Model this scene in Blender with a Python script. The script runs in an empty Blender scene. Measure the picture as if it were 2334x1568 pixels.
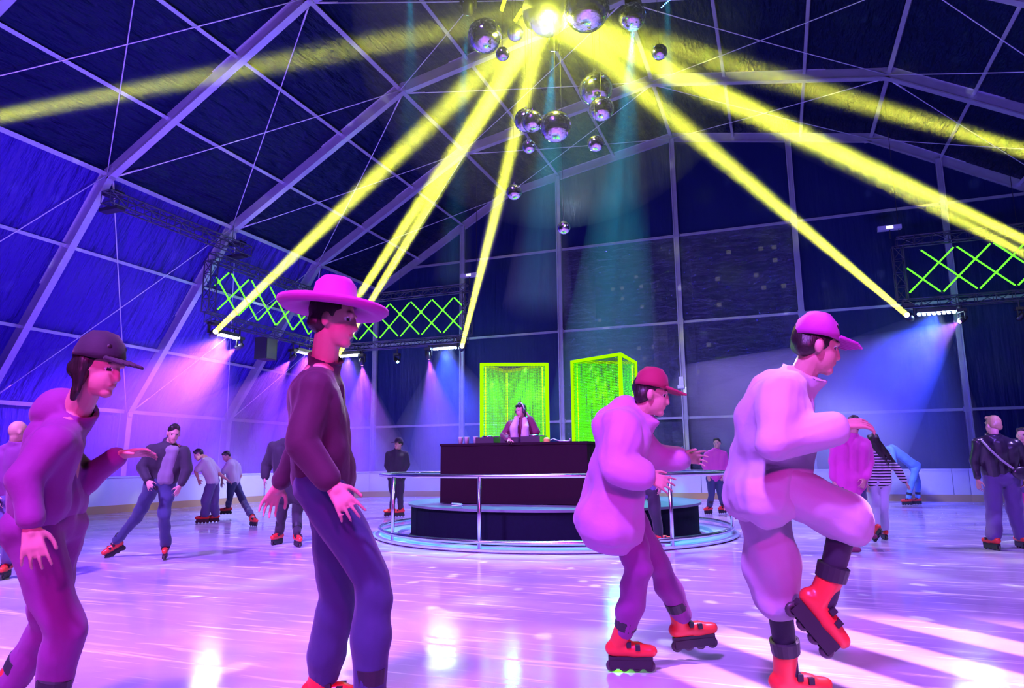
import bpy, math, random
import numpy as np
from mathutils import Vector, Matrix

random.seed(7)
rng = np.random.default_rng(7)
PI = math.pi
scene = bpy.context.scene
COL = scene.collection

# ------------------------------------------------------------------ camera
CAM = Vector((0.0, 0.0, 1.15))
RX = Vector((0.93403, 0.35712, -0.00805)).normalized()      # image right
DN = Vector((-0.06817, 0.1561, -0.98539))                   # image down
FW = Vector((-0.35064, 0.92092, 0.17014)).normalized()      # view direction
FPX = 1579.5
cam = bpy.data.cameras.new('camera')
cam.sensor_width = 36.0
cam.lens = FPX / 2334 * 36.0
cam.clip_end = 400
cam.clip_start = 0.05
camo = bpy.data.objects.new('camera', cam)
COL.objects.link(camo)
UPV = (-DN).normalized()
RX = FW.cross(UPV).normalized()
UPV = RX.cross(FW).normalized()
m = Matrix((RX, UPV, -FW)).transposed().to_4x4()
m.translation = CAM
camo.matrix_world = m
scene.camera = camo

# ------------------------------------------------------------------ colour, world
vs = scene.view_settings
scene.display_settings.display_device = 'sRGB'
vs.view_transform = 'Standard'
vs.look = 'None'
vs.gamma = 1.0
vs.exposure = 0.0
vs.use_curve_mapping = False
cy = scene.cycles
cy.use_denoising = True
cy.use_adaptive_sampling = True
cy.adaptive_threshold = 0.05
cy.adaptive_min_samples = 16
cy.max_bounces = 4
cy.diffuse_bounces = 1
cy.glossy_bounces = 2
cy.transmission_bounces = 4
cy.transparent_max_bounces = 12
cy.volume_bounces = 0
cy.sample_clamp_indirect = 4.0
cy.sample_clamp_direct = 0.0
cy.caustics_reflective = False
cy.caustics_refractive = False
cy.blur_glossy = 0.5

world = bpy.data.worlds.new('night')
scene.world = world
world.use_nodes = True
bgn = world.node_tree.nodes['Background']
bgn.inputs[0].default_value = (0.010, 0.012, 0.06, 1)
bgn.inputs[1].default_value = 0.5

# ------------------------------------------------------------------ unseen lamps set out to light the room
def aim(o, loc, target):
    o.location = loc
    d = (Vector(target) - Vector(loc)).normalized()
    o.rotation_euler = d.to_track_quat('-Z', 'Y').to_euler()

def lamp(name, kind, loc, target, power, color, **kw):
    l = bpy.data.lights.new(name, kind)
    l.energy = power
    l.color = color
    for k, v in kw.items():
        setattr(l, k, v)
    o = bpy.data.objects.new(name, l)
    COL.objects.link(o)
    aim(o, loc, target)
    return o

def gobo(lampo, build):
    """A gobo in front of a lamp: build(nodes, links, direction socket) returns the socket that scales the light."""
    l = lampo.data
    l.use_nodes = True
    nt = l.node_tree
    em = next(n for n in nt.nodes if n.type == 'EMISSION')
    tc = nt.nodes.new('ShaderNodeTexCoord')
    s = build(nt, tc.outputs['Normal'])
    nt.links.new(s, em.inputs['Strength'])

def mathn(nt, op, a, b=None, c=None):
    n = nt.nodes.new('ShaderNodeMath')
    n.operation = op
    for i, v in enumerate((a, b, c)):
        if v is None:
            continue
        if isinstance(v, (int, float)):
            n.inputs[i].default_value = v
        else:
            nt.links.new(v, n.inputs[i])
    return n.outputs[0]

VIOLET = (0.42, 0.12, 1.0)
PINKV = (0.52, 0.12, 1.0)
MAGENTA = (1.0, 0.03, 0.72)
BLUE = (0.02, 0.012, 1.0)
YELLOW = (0.86, 0.92, 0.05)
CYAN = (0.0, 0.50, 0.85)

# violet wash on the near floor and the middle of the rink
lamp('wash_floor_near', 'SPOT', (-1.0, -2.5, 8.5), (-0.6, 4.6, 0), 9500, (0.46, 0.13, 1.0), spot_size=1.15, spot_blend=0.8, shadow_soft_size=0.4)
lamp('wash_floor_left', 'SPOT', (-6.5, 0.0, 8.5), (-5.5, 6.5, 0), 13000, (0.42, 0.19, 1.0), spot_size=1.1, spot_blend=0.8, shadow_soft_size=0.4)
lamp('wash_floor_middle', 'SPOT', (-4.0, 3.0, 12.5), (-4.5, 12.0, 0), 9000, (0.26, 0.07, 1.0), spot_size=1.0, spot_blend=0.9, shadow_soft_size=0.4)
lamp('wash_floor_far', 'SPOT', (-6.0, 20.0, 11.0), (-6.0, 20.0, 0), 11000, (0.34, 0.25, 1.0), spot_size=2.2, spot_blend=0.7, shadow_soft_size=0.4)
lamp('wash_floor_right', 'SPOT', (6.0, 10.0, 10.0), (3.5, 11.5, 0), 5000, (0.40, 0.26, 1.0), spot_size=1.7, spot_blend=0.9, shadow_soft_size=0.4)
# magenta front light on the skaters and the desk
lamp('front_magenta_right', 'SPOT', (3.5, -4.0, 4.6), (-0.6, 4.0, 1.1), 1700, MAGENTA, spot_size=0.75, spot_blend=0.7, shadow_soft_size=0.25)
lamp('front_magenta_left', 'SPOT', (-0.5, -4.5, 4.6), (-5.5, 7.0, 0.9), 1900, MAGENTA, spot_size=0.85, spot_blend=0.7, shadow_soft_size=0.25)
lamp('front_violet', 'SPOT', (1.0, -4.0, 5.5), (-0.2, 4.0, 1.2), 900, (0.40, 0.12, 1.0), spot_size=0.6, spot_blend=0.7, shadow_soft_size=0.3)
# unseen uplights placed to put blue and violet on the tent
lamp('arch_violet_left', 'SPOT', (-9.0, 5.0, 1.6), (-16.0, 15.5, 8.5), 2600, (0.42, 0.06, 1.0), spot_size=1.3, spot_blend=0.8, shadow_soft_size=0.3)
lamp('tent_blue_left', 'SPOT', (-8.0, 8.0, 3.0), (-17.5, 13.0, 8.0), 6000, BLUE, spot_size=1.7, spot_blend=0.9, shadow_soft_size=0.4)
lamp('tent_blue_right', 'SPOT', (2.0, 14.0, 4.0), (6.0, 26.0, 6.0), 2600, (0.02, 0.015, 1.0), spot_size=2.0, spot_blend=0.9, shadow_soft_size=0.4)
lamp('tent_fill_near', 'SPOT', (-9.5, 3.0, 2.0), (-15.5, 9.5, 10.0), 4200, (0.36, 0.20, 1.0), spot_size=1.3, spot_blend=0.8, shadow_soft_size=0.4)  # added to brighten the near left purlins
lamp('tent_violet_left', 'SPOT', (-11.0, 7.0, 1.8), (-14.0, 20.0, 9.5), 2600, (0.26, 0.09, 1.0), spot_size=1.5, spot_blend=0.8, shadow_soft_size=0.4)
lamp('tent_violet_right', 'SPOT', (3.0, 9.0, 1.8), (2.5, 24.0, 11.5), 3000, (0.26, 0.11, 1.0), spot_size=1.5, spot_blend=0.8, shadow_soft_size=0.4)
lamp('tent_violet_back', 'SPOT', (-6.0, 16.5, 3.0), (-6.5, 26.0, 12.0), 1500, (0.24, 0.11, 1.0), spot_size=1.7, spot_blend=0.8, shadow_soft_size=0.4)

lamp('barrier_fill_left', 'SPOT', (-10.0, 14.0, 3.6), (-15.6, 18.5, 0.2), 2600, (0.34, 0.40, 1.0), spot_size=0.8, spot_blend=0.8, shadow_soft_size=0.3)  # unseen pair of spots added to brighten the barrier
lamp('barrier_fill_back', 'SPOT', (1.5, 16.5, 3.6), (2.0, 22.8, 0.2), 2200, (0.40, 0.38, 1.0), spot_size=0.8, spot_blend=0.8, shadow_soft_size=0.3)
lamp('stage_cyan', 'SPOT', (-3.4, 15.6, 12.0), (-3.7, 11.2, 0.0), 15000, (0.02, 0.75, 1.0), spot_size=0.50, spot_blend=0.5, shadow_soft_size=0.1)

# ------------------------------------------------------------------ helpers
BASE = {}

def tag(o, label=None, cat=None, group=None, kind=None):
    if label: o['label'] = label
    if cat: o['category'] = cat
    if group: o['group'] = group
    if kind: o['kind'] = kind
    return o

def thing(name, loc, label, cat, group=None):
    o = bpy.data.objects.new(name, None)
    o.empty_display_size = 0.1
    COL.objects.link(o)
    o.location = Vector(loc)
    BASE[o] = Vector(loc)
    return tag(o, label, cat, group)

def at(px, py, d):
    """point seen at pixel (px, py) at d metres along the view direction"""
    return CAM + (FW + RX * ((px - 1167) / FPX) - UPV * ((py - 784) / FPX)) * d

def ground(px, py, z=0.0):
    r = FW + RX * ((px - 1167) / FPX) - UPV * ((py - 784) / FPX)
    return CAM + r * ((z - CAM.z) / r.z)

def atY(px, py, Y):
    r = FW + RX * ((px - 1167) / FPX) - UPV * ((py - 784) / FPX)
    return CAM + r * (Y / r.y)

def depth(p):
    return (Vector(p) - CAM).dot(FW)

class MB:
    def __init__(s):
        s.v = []; s.f = []; s.mi = []
    def add(s, verts, faces, mi=0):
        b = len(s.v)
        s.v += [tuple(v) for v in verts]
        s.f += [tuple(i + b for i in f) for f in faces]
        s.mi += [mi] * len(faces)
        return s
    def box(s, c, hx, hy, hz, ax=None, mi=0):
        """box of half sizes about c; ax = three unit axes"""
        c = Vector(c)
        X, Y, Z = ax or (Vector((1, 0, 0)), Vector((0, 1, 0)), Vector((0, 0, 1)))
        vs_ = [c + X * (hx * i) + Y * (hy * j) + Z * (hz * k) for k in (-1, 1) for j in (-1, 1) for i in (-1, 1)]
        return s.add(vs_, [(0, 2, 3, 1), (4, 5, 7, 6), (0, 1, 5, 4), (2, 6, 7, 3), (0, 4, 6, 2), (1, 3, 7, 5)], mi)
    def bar(s, a, b, w, h, up=(0, 0, 1), mi=0):
        """rectangular bar from a to b, w across, h along up"""
        a, b = Vector(a), Vector(b)
        Y = (b - a).normalized()
        X = Y.cross(Vector(up))
        if X.length < 1e-4:
            X = Y.cross(Vector((1, 0, 0)))
        X.normalize()
        Z = X.cross(Y)
        return s.box((a + b) / 2, w / 2, (b - a).length / 2, h / 2, (X, Y, Z), mi)
    def tube(s, pts, r, n=8, closed=False, cap=True, mi=0):
        pts = [Vector(p) for p in pts]
        m_ = len(pts)
        rs = r if isinstance(r, (list, tuple)) else [r] * m_
        vs_ = []; fs = []
        prev = None
        for i, p in enumerate(pts):
            if closed:
                t = pts[(i + 1) % m_] - pts[i - 1]
            else:
                t = pts[min(i + 1, m_ - 1)] - pts[max(i - 1, 0)]
            t.normalize()
            if prev is None:
                a = t.cross(Vector((0, 0, 1)))
                if a.length < 1e-3: a = t.cross(Vector((1, 0, 0)))
            else:
                a = prev - t * prev.dot(t)
            a.normalize(); prev = a
            b = t.cross(a)
            for k in range(n):
                q = 2 * PI * k / n
                vs_.append(p + (a * math.cos(q) + b * math.sin(q)) * rs[i])
        for i in range(m_ if closed else m_ - 1):
            j = (i + 1) % m_
            for k in range(n):
                k2 = (k + 1) % n
                fs.append((i * n + k, i * n + k2, j * n + k2, j * n + k))
        if cap and not closed:
            fs.append(tuple(range(n - 1, -1, -1)))
            fs.append(tuple((m_ - 1) * n + k for k in range(n)))
        return s.add(vs_, fs, mi)
    def ell(s, c, rx, ry, rz, ax=None, nu=16, nv=10, mi=0):
        c = Vector(c)
        X, Y, Z = ax or (Vector((1, 0, 0)), Vector((0, 1, 0)), Vector((0, 0, 1)))
        vs_ = [c - Z * rz]
        for j in range(1, nv):
            t = -PI / 2 + PI * j / nv
            for i in range(nu):
                q = 2 * PI * i / nu
                vs_.append(c + X * (rx * math.cos(t) * math.cos(q)) + Y * (ry * math.cos(t) * math.sin(q)) + Z * (rz * math.sin(t)))
        vs_.append(c + Z * rz)
        fs = [(0, 1 + (i + 1) % nu, 1 + i) for i in range(nu)]
        for j in range(nv - 2):
            for i in range(nu):
                a = 1 + j * nu + i; b = 1 + j * nu + (i + 1) % nu
                fs.append((a, b, b + nu, a + nu))
        e = len(vs_) - 1; o_ = 1 + (nv - 2) * nu
        fs += [(e, o_ + i, o_ + (i + 1) % nu) for i in range(nu)]
        return s.add(vs_, fs, mi)
    def cap(s, a, b, ra, rb=None, n=12, mi=0):
        """capsule with two radii"""
        a, b = Vector(a), Vector(b)
        rb = ra if rb is None else rb
        t = b - a
        if t.length < 1e-5: t = Vector((0, 0, 1e-4))
        t.normalize()
        pts = []; rr = []
        for q in (-80, -50, -22):
            pts.append(a + t * (ra * math.sin(math.radians(q)))); rr.append(ra * math.cos(math.radians(q)))
        pts.append(a); rr.append(ra); pts.append(b); rr.append(rb)
        for q in (22, 50, 80):
            pts.append(b + t * (rb * math.sin(math.radians(q)))); rr.append(rb * math.cos(math.radians(q)))
        return s.tube(pts, rr, n, mi=mi)
    def lathe(s, prof, c, ax=None, n=32, mi=0, close=False):
        """prof: (radius, height) pairs about the axis Z of ax"""
        c = Vector(c)
        X, Y, Z = ax or (Vector((1, 0, 0)), Vector((0, 1, 0)), Vector((0, 0, 1)))
        vs_ = []
        for r, h in prof:
            for k in range(n):
                q = 2 * PI * k / n
                vs_.append(c + X * (r * math.cos(q)) + Y * (r * math.sin(q)) + Z * h)
        fs = []
        L = len(prof)
        for i in range(L if close else L - 1):
            j = (i + 1) % L
            for k in range(n):
                k2 = (k + 1) % n
                fs.append((i * n + k, i * n + k2, j * n + k2, j * n + k))
        return s.add(vs_, fs, mi)
    def build(s, name, mat, parent=None, smooth=False, origin=None):
        me = bpy.data.meshes.new(name)
        if parent is not None:
            o0 = BASE[parent]
        else:
            o0 = Vector(origin) if origin is not None else sum((Vector(v) for v in s.v), Vector()) / max(1, len(s.v))
        me.from_pydata([tuple(Vector(v) - o0) for v in s.v], [], s.f)
        for mt in (mat if isinstance(mat, (list, tuple)) else [mat]):
            me.materials.append(mt)
        if any(s.mi):
            me.polygons.foreach_set('material_index', s.mi)
        if smooth:
            me.polygons.foreach_set('use_smooth', [True] * len(me.polygons))
        me.update()
        o = bpy.data.objects.new(name, me)
        COL.objects.link(o)
        if parent is not None:
            o.parent = parent
        else:
            o.location = o0
        BASE[o] = o0
        return o

def frame_of(z, hint=(0, 0, 1)):
    Z = Vector(z).normalized()
    X = Vector(hint).cross(Z)
    if X.length < 1e-3: X = Vector((1, 0, 0)).cross(Z)
    X.normalize()
    return X, Z.cross(X), Z

ORD = ['first', 'second', 'third', 'fourth', 'fifth', 'sixth', 'seventh', 'eighth', 'ninth', 'tenth', 'eleventh', 'twelfth', 'thirteenth', 'fourteenth']

# ------------------------------------------------------------------ materials
def mat(name, color=(0.5, 0.5, 0.5), rough=0.5, metal=0.0, spec=0.5, bump=None, var=None, emit=None, sheen=0.0):
    m_ = bpy.data.materials.new(name)
    m_.use_nodes = True
    nt = m_.node_tree
    b = nt.nodes['Principled BSDF']
    b.inputs['Base Color'].default_value = (*color, 1)
    b.inputs['Roughness'].default_value = rough
    b.inputs['Metallic'].default_value = metal
    b.inputs['Specular IOR Level'].default_value = spec
    if sheen: b.inputs['Sheen Weight'].default_value = sheen
    if emit:
        b.inputs['Emission Color'].default_value = (*emit[:3], 1)
        b.inputs['Emission Strength'].default_value = emit[3]
    tc = nt.nodes.new('ShaderNodeTexCoord')
    if var:                                    # (scale, amount): mottled base colour
        n = nt.nodes.new('ShaderNodeTexNoise'); n.inputs['Scale'].default_value = var[0]; n.inputs['Detail'].default_value = 5
        nt.links.new(tc.outputs['Object'], n.inputs['Vector'])
        mx = nt.nodes.new('ShaderNodeMix'); mx.data_type = 'RGBA'
        mx.inputs[6].default_value = (*[c * (1 - var[1]) for c in color], 1)
        mx.inputs[7].default_value = (*[min(1, c * (1 + var[1])) for c in color], 1)
        nt.links.new(n.outputs['Fac'], mx.inputs[0])
        nt.links.new(mx.outputs[2], b.inputs['Base Color'])
    if bump:                                   # (scale, strength, stretch xyz)
        mp = nt.nodes.new('ShaderNodeMapping'); mp.inputs['Scale'].default_value = bump[2] if len(bump) > 2 else (1, 1, 1)
        n = nt.nodes.new('ShaderNodeTexNoise'); n.inputs['Scale'].default_value = bump[0]; n.inputs['Detail'].default_value = 4
        bp = nt.nodes.new('ShaderNodeBump'); bp.inputs['Strength'].default_value = bump[1]; bp.inputs['Distance'].default_value = bump[3] if len(bump) > 3 else 0.02
        nt.links.new(tc.outputs['Object'], mp.inputs['Vector']); nt.links.new(mp.outputs[0], n.inputs['Vector'])
        nt.links.new(n.outputs['Fac'], bp.inputs['Height']); nt.links.new(bp.outputs[0], b.inputs['Normal'])
    return m_

def emis(name, color, strength):
    m_ = bpy.data.materials.new(name)
    m_.use_nodes = True
    nt = m_.node_tree
    nt.nodes.clear()
    e = nt.nodes.new('ShaderNodeEmission'); o = nt.nodes.new('ShaderNodeOutputMaterial')
    e.inputs[0].default_value = (*color, 1); e.inputs[1].default_value = strength
    m_.cycles.emission_sampling = 'NONE'
    nt.links.new(e.outputs[0], o.inputs[0])
    return m_

def haze(name, density, aniso=0.0):
    m_ = bpy.data.materials.new(name)
    m_.use_nodes = True
    nt = m_.node_tree
    nt.nodes.clear()
    v = nt.nodes.new('ShaderNodeVolumeScatter'); o = nt.nodes.new('ShaderNodeOutputMaterial')
    v.inputs['Density'].default_value = density
    v.inputs['Anisotropy'].default_value = aniso
    nt.links.new(v.outputs[0], o.inputs['Volume'])
    return m_

M = {}
M['alu'] = mat('anodised_aluminium', (0.45, 0.45, 0.50), 0.34, 0.35, 0.6, bump=(3, 0.4, (1, 1, 1), 0.03), var=(3, 0.18))
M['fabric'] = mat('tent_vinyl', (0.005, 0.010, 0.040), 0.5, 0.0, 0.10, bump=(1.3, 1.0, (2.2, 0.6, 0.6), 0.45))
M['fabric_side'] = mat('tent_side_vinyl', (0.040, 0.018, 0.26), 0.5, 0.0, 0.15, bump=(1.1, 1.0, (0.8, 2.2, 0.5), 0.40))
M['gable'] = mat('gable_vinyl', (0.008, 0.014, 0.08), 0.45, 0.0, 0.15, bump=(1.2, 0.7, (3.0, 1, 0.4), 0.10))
M['cable'] = mat('steel_cable', (0.7, 0.7, 0.75), 0.35, 0.2)
M['black'] = mat('black_painted_steel', (0.018, 0.018, 0.024), 0.45, 0.0, 0.5)
M['truss'] = mat('black_truss', (0.035, 0.035, 0.055), 0.4, 0.0, 0.6)
M['chrome'] = mat('brushed_stainless', (0.75, 0.73, 0.76), 0.22, 1.0)
M['barrier'] = mat('barrier_white_plastic', (0.72, 0.73, 0.78), 0.32, 0.0, 0.5, var=(1.1, 0.14))
M['kick'] = mat('yellow_kick_strip', (0.55, 0.38, 0.16), 0.5)
M['deck'] = mat('black_stage_carpet', (0.004, 0.004, 0.014), 0.85, 0.0, 0.1, var=(20, 0.3))
M['deskcloth'] = mat('black_desk_cloth', (0.018, 0.006, 0.012), 0.9, 0.0, 0.1, bump=(2.0, 0.5, (1.2, 1, 0.5), 0.08))
M['green'] = emis('green_led', (0.10, 1.0, 0.02), 2.6)
M['lens_y'] = emis('yellow_lens', (1.0, 0.95, 0.30), 14)
M['lens_p'] = emis('pink_lens', (1.0, 0.35, 0.75), 16)
M['lens_c'] = emis('cyan_lens', (0.35, 0.9, 1.0), 16)
M['lens_w'] = emis('white_blue_led', (0.72, 0.75, 1.0), 320)
M['lens_b'] = emis('ice_blue_led', (0.50, 0.78, 1.0), 260)
M['lens_dim'] = emis('dim_white_led', (0.75, 0.70, 1.0), 25)
M['skate_red'] = mat('red_skate_shell', (0.75, 0.045, 0.035), 0.35, 0.0, 0.5)
M['skate_black'] = mat('black_skate_liner', (0.02, 0.02, 0.025), 0.5)
M['wheel'] = mat('dark_urethane_wheel', (0.05, 0.045, 0.05), 0.4)
M['hair'] = mat('dark_hair', (0.018, 0.013, 0.012), 0.45, bump=(60, 0.6, (1, 1, 0.15), 0.01))
M['hair_blond'] = mat('blond_hair', (0.27, 0.17, 0.08), 0.5, bump=(60, 0.6, (1, 1, 0.15), 0.01))
M['eye'] = mat('eye', (0.02, 0.015, 0.015), 0.2)
M['eyewhite'] = mat('eye_white', (0.75, 0.72, 0.70), 0.25)
M['lip'] = mat('lips', (0.45, 0.16, 0.15), 0.4)
M['skin'] = mat('skin', (0.55, 0.30, 0.25), 0.5, 0.0, 0.4, var=(30, 0.06))
M['red_led'] = emis('red_exit_letters', (1.0, 0.06, 0.09), 5)

# ------------------------------------------------------------------ tent
XC = -3.479
YA = [8.76, 13.76, 18.76, 23.76, 28.76]
PR = {'P0': (-18.84, 3.144), 'd': (-17.388, 5.289), 'c': (-15.822, 7.601), 'E0': (-14.451, 9.625), 'a': (-12.19, 10.93), 'b': (-9.83, 12.30),
      'K1': (-7.622, 13.571), 'e': (-5.10, 14.04), 'f': (-2.52, 14.52), 'K2': (0.0, 14.99)}
ORDER = ['P0', 'd', 'c', 'E0', 'a', 'b', 'K1', 'e', 'f', 'K2']
def pp(key, Y, side=1, off=0.0):
    x, z = PR[key]
    return Vector((XC + x * side, Y, z + off))
KINKS = ['G', 'P0', 'E0', 'K1', 'K2']
PR['G'] = (-18.95, 0.0)
profile = [(XC + PR[k][0], PR[k][1]) for k in KINKS] + [(XC - PR[k][0], PR[k][1]) for k in reversed(KINKS[:-1])]

# roof skin sits outside the frame
def skin(keys, side, y0, y1, off=0.17):
    mb = MB()
    pts = []
    for k in keys:
        x, z = PR[k]
        n = Vector((x, 0, z)).normalized()
        pts.append((XC + (x + n.x * off) * side, z + n.z * off))
    vs_ = [(x, y0, z) for x, z in pts] + [(x, y1, z) for x, z in pts]
    L = len(pts)
    mb.add(vs_, [(i, i + 1, L + i + 1, L + i) for i in range(L - 1)])
    return mb
Y0, Y1 = -9.0, 28.85
mb = MB()
for sd in (1, -1):
    q = skin(['E0', 'K1', 'K2'], sd, Y0, Y1); mb.add(q.v, q.f)
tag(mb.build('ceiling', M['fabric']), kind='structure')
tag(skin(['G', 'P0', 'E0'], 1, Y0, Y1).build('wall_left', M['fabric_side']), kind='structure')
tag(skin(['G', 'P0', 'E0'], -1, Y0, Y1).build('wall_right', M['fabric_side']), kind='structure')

# arches: a flanged box girder along the profile
def girder(mb, pts, Y, w=0.17, h=0.37):
    for i in range(len(pts) - 1):
        a = Vector((pts[i][0], Y, pts[i][1])); b = Vector((pts[i + 1][0], Y, pts[i + 1][1]))
        t = (b - a).normalized()
        up = Vector((0, 1, 0)).cross(t)
        a2, b2 = a - t * 0.06, b + t * 0.06
        mb.bar(a2, b2, w * 0.7, h, up)                       # web box
        for s_ in (-1, 1):
            mb.bar(a2 + up * (s_ * h / 2), b2 + up * (s_ * h / 2), w * 1.25, 0.045, up)   # keder flanges
    for i in range(1, len(pts) - 1):                          # splice plates at the kinks
        p = Vector((pts[i][0], Y, pts[i][1]))
        mb.box(p, 0.24, w * 0.46, 0.19)
for i, Y in enumerate(YA):
    mb = MB(); girder(mb, profile, Y if Y < 28 else 28.66)
    tag(mb.build('arch_beam', M['alu']), kind='structure')
# purlins, each a square tube the length of the hall
for side in (1, -1):
    for k in ORDER:
        if k == 'K2' and side == -1: continue
        big = k in ('P0', 'E0', 'K1', 'K2')
        s_ = 0.13 if big else 0.10
        n = Vector((PR[k][0] * side, 0, PR[k][1])).normalized()
        mb = MB(); mb.bar(pp(k, Y0 + 0.2, side) + n * 0.06, pp(k, 28.6, side) + n * 0.06, s_, s_, n)
        tag(mb.build('purlin_beam', M['alu']), kind='structure')
# bracing cables: a cross in every roof bay
def cable(a, b, sag=0.04, r=0.016):
    a, b = Vector(a), Vector(b)
    pts = [a.lerp(b, t / 8) - Vector((0, 0, sag * 4 * (t / 8) * (1 - t / 8))) for t in range(9)]
    mb = MB(); mb.tube(pts, r, 6)
    d = (b - a).normalized()
    mb.tube([a + d * 0.15, a + d * 0.75], 0.028, 6)           # turnbuckle
    return mb
for i in range(len(YA) - 1):
    for k0, k1 in (('P0', 'E0'), ('E0', 'K1'), ('K1', 'K2')):
        for side in (1, -1):
            if side == -1 and k0 == 'P0': continue
            ya, yb = YA[i] + 0.1, min(YA[i + 1] - 0.1, 28.5)
            for (ka, kb) in ((k0, k1), (k1, k0)):
                a = pp(ka, ya, side) * 1.0; b = pp(kb, yb, side) * 1.0
                na = Vector((PR[ka][0] * side, 0, PR[ka][1])).normalized()
                nb = Vector((PR[kb][0] * side, 0, PR[kb][1])).normalized()
                tag(cable(a - na * 0.12, b - nb * 0.12).build('brace_cable', M['cable'], smooth=True), kind='structure')

# gable: columns, girts, vinyl and clear panes
YG = 28.66
def roofz(x):
    x = abs(x - XC)
    ks = ['G', 'P0', 'E0', 'K1', 'K2']
    P = [(-PR[k][0], PR[k][1]) for k in ks]
    for (x0, z0), (x1, z1) in zip(P[1:], P[2:]):
        if x1 <= x <= x0:
            return z0 + (z1 - z0) * (x0 - x) / (x0 - x1)
    return 3.1
CX = [XC + v for v in (-14.45, -9.83, -5.10, 0.03, 4.62, 9.75, 14.45)]
GZ = [0.0, 2.91, 6.83, 10.54]
for x in CX:
    zt = roofz(x) - 0.05
    mb = MB()
    mb.box((x, YG - 0.10, zt / 2), 0.095, 0.05, zt / 2)
    for s_ in (-1, 1):
        mb.box((x + s_ * 0.085, YG - 0.17, zt / 2), 0.022, 0.055, zt / 2)
    for z in GZ[1:]:
        if z < zt: mb.box((x, YG - 0.14, z), 0.13, 0.04, 0.09)   # clamp plates at the girts
    tag(mb.build('gable_column', M['alu']), kind='structure')
for z in GZ[1:]:
    hw = [abs(x) for x, z_ in [(PR[k][0], PR[k][1]) for k in ORDER]]
    # half width of the gable at this height
    xs = np.linspace(0, 18.8, 200); half = max([x for x in xs if roofz(XC + x) > z] or [0])
    mb = MB(); mb.box((XC, YG - 0.05, z), half, 0.035, 0.05)
    mb.box((XC, YG - 0.09, z - 0.035), half, 0.02, 0.012)
    tag(mb.build('girt_beam', M['alu']), kind='structure')
mb = MB()
brk = sorted(set([XC - 18.95, XC + 18.95] + [XC + PR[k][0] * s_ for k in ORDER for s_ in (1, -1)] + CX))
for x0, x1 in zip(brk, brk[1:]):
    if x1 - x0 < 1e-3: continue
    xm = (x0 + x1) / 2
    zb = 10.54 if CX[2] < xm < CX[4] else 0.0
    zt0, zt1 = roofz(x0) + 0.2, roofz(x1) + 0.2
    mb.add([(x0, YG, zb), (x1, YG, zb), (x1, YG, zt1), (x0, YG, zt0)], [(0, 1, 2, 3)])
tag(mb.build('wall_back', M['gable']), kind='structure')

def clear_vinyl():
    m_ = bpy.data.materials.new('clear_crinkled_vinyl')
    m_.use_nodes = True
    nt = m_.node_tree; nt.nodes.clear()
    o = nt.nodes.new('ShaderNodeOutputMaterial')
    t = nt.nodes.new('ShaderNodeBsdfTransparent'); t.inputs[0].default_value = (0.55, 0.6, 0.7, 1)
    g = nt.nodes.new('ShaderNodeBsdfGlossy'); g.inputs['Roughness'].default_value = 0.07; g.inputs[0].default_value = (0.8, 0.85, 1, 1)
    d = nt.nodes.new('ShaderNodeBsdfDiffuse'); d.inputs[0].default_value = (0.10, 0.12, 0.18, 1)
    fr = nt.nodes.new('ShaderNodeFresnel'); fr.inputs[0].default_value = 1.5
    mx = nt.nodes.new('ShaderNodeMixShader'); m2 = nt.nodes.new('ShaderNodeMixShader')
    tc = nt.nodes.new('ShaderNodeTexCoord'); mp = nt.nodes.new('ShaderNodeMapping'); mp.inputs['Scale'].default_value = (0.9, 1, 2.6)
    n = nt.nodes.new('ShaderNodeTexNoise'); n.inputs['Scale'].default_value = 1.4; n.inputs['Detail'].default_value = 6; n.inputs['Distortion'].default_value = 1.5
    bp = nt.nodes.new('ShaderNodeBump'); bp.inputs['Strength'].default_value = 0.9; bp.inputs['Distance'].default_value = 0.12
    nt.links.new(tc.outputs['Object'], mp.inputs[0]); nt.links.new(mp.outputs[0], n.inputs['Vector'])
    nt.links.new(n.outputs['Fac'], bp.inputs['Height'])
    nt.links.new(bp.outputs[0], g.inputs['Normal']); nt.links.new(bp.outputs[0], fr.inputs['Normal'])
    m2.inputs[0].default_value = 0.35
    nt.links.new(t.outputs[0], m2.inputs[1]); nt.links.new(d.outputs[0], m2.inputs[2])
    nt.links.new(fr.outputs[0], mx.inputs[0]); nt.links.new(m2.outputs[0], mx.inputs[1]); nt.links.new(g.outputs[0], mx.inputs[2])
    nt.links.new(mx.outputs[0], o.inputs[0])
    return m_
M['vinyl'] = clear_vinyl()
k = 0
for x0, x1 in zip(CX[2:4], CX[3:5]):
    for z0, z1 in zip(GZ, GZ[1:]):
        k += 1
        mb = MB(); mb.box(((x0 + x1) / 2, YG, (z0 + z1) / 2), (x1 - x0) / 2, 0.004, (z1 - z0) / 2)
        tag(mb.build('window_%d' % k, M['vinyl']), kind='structure')

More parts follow.
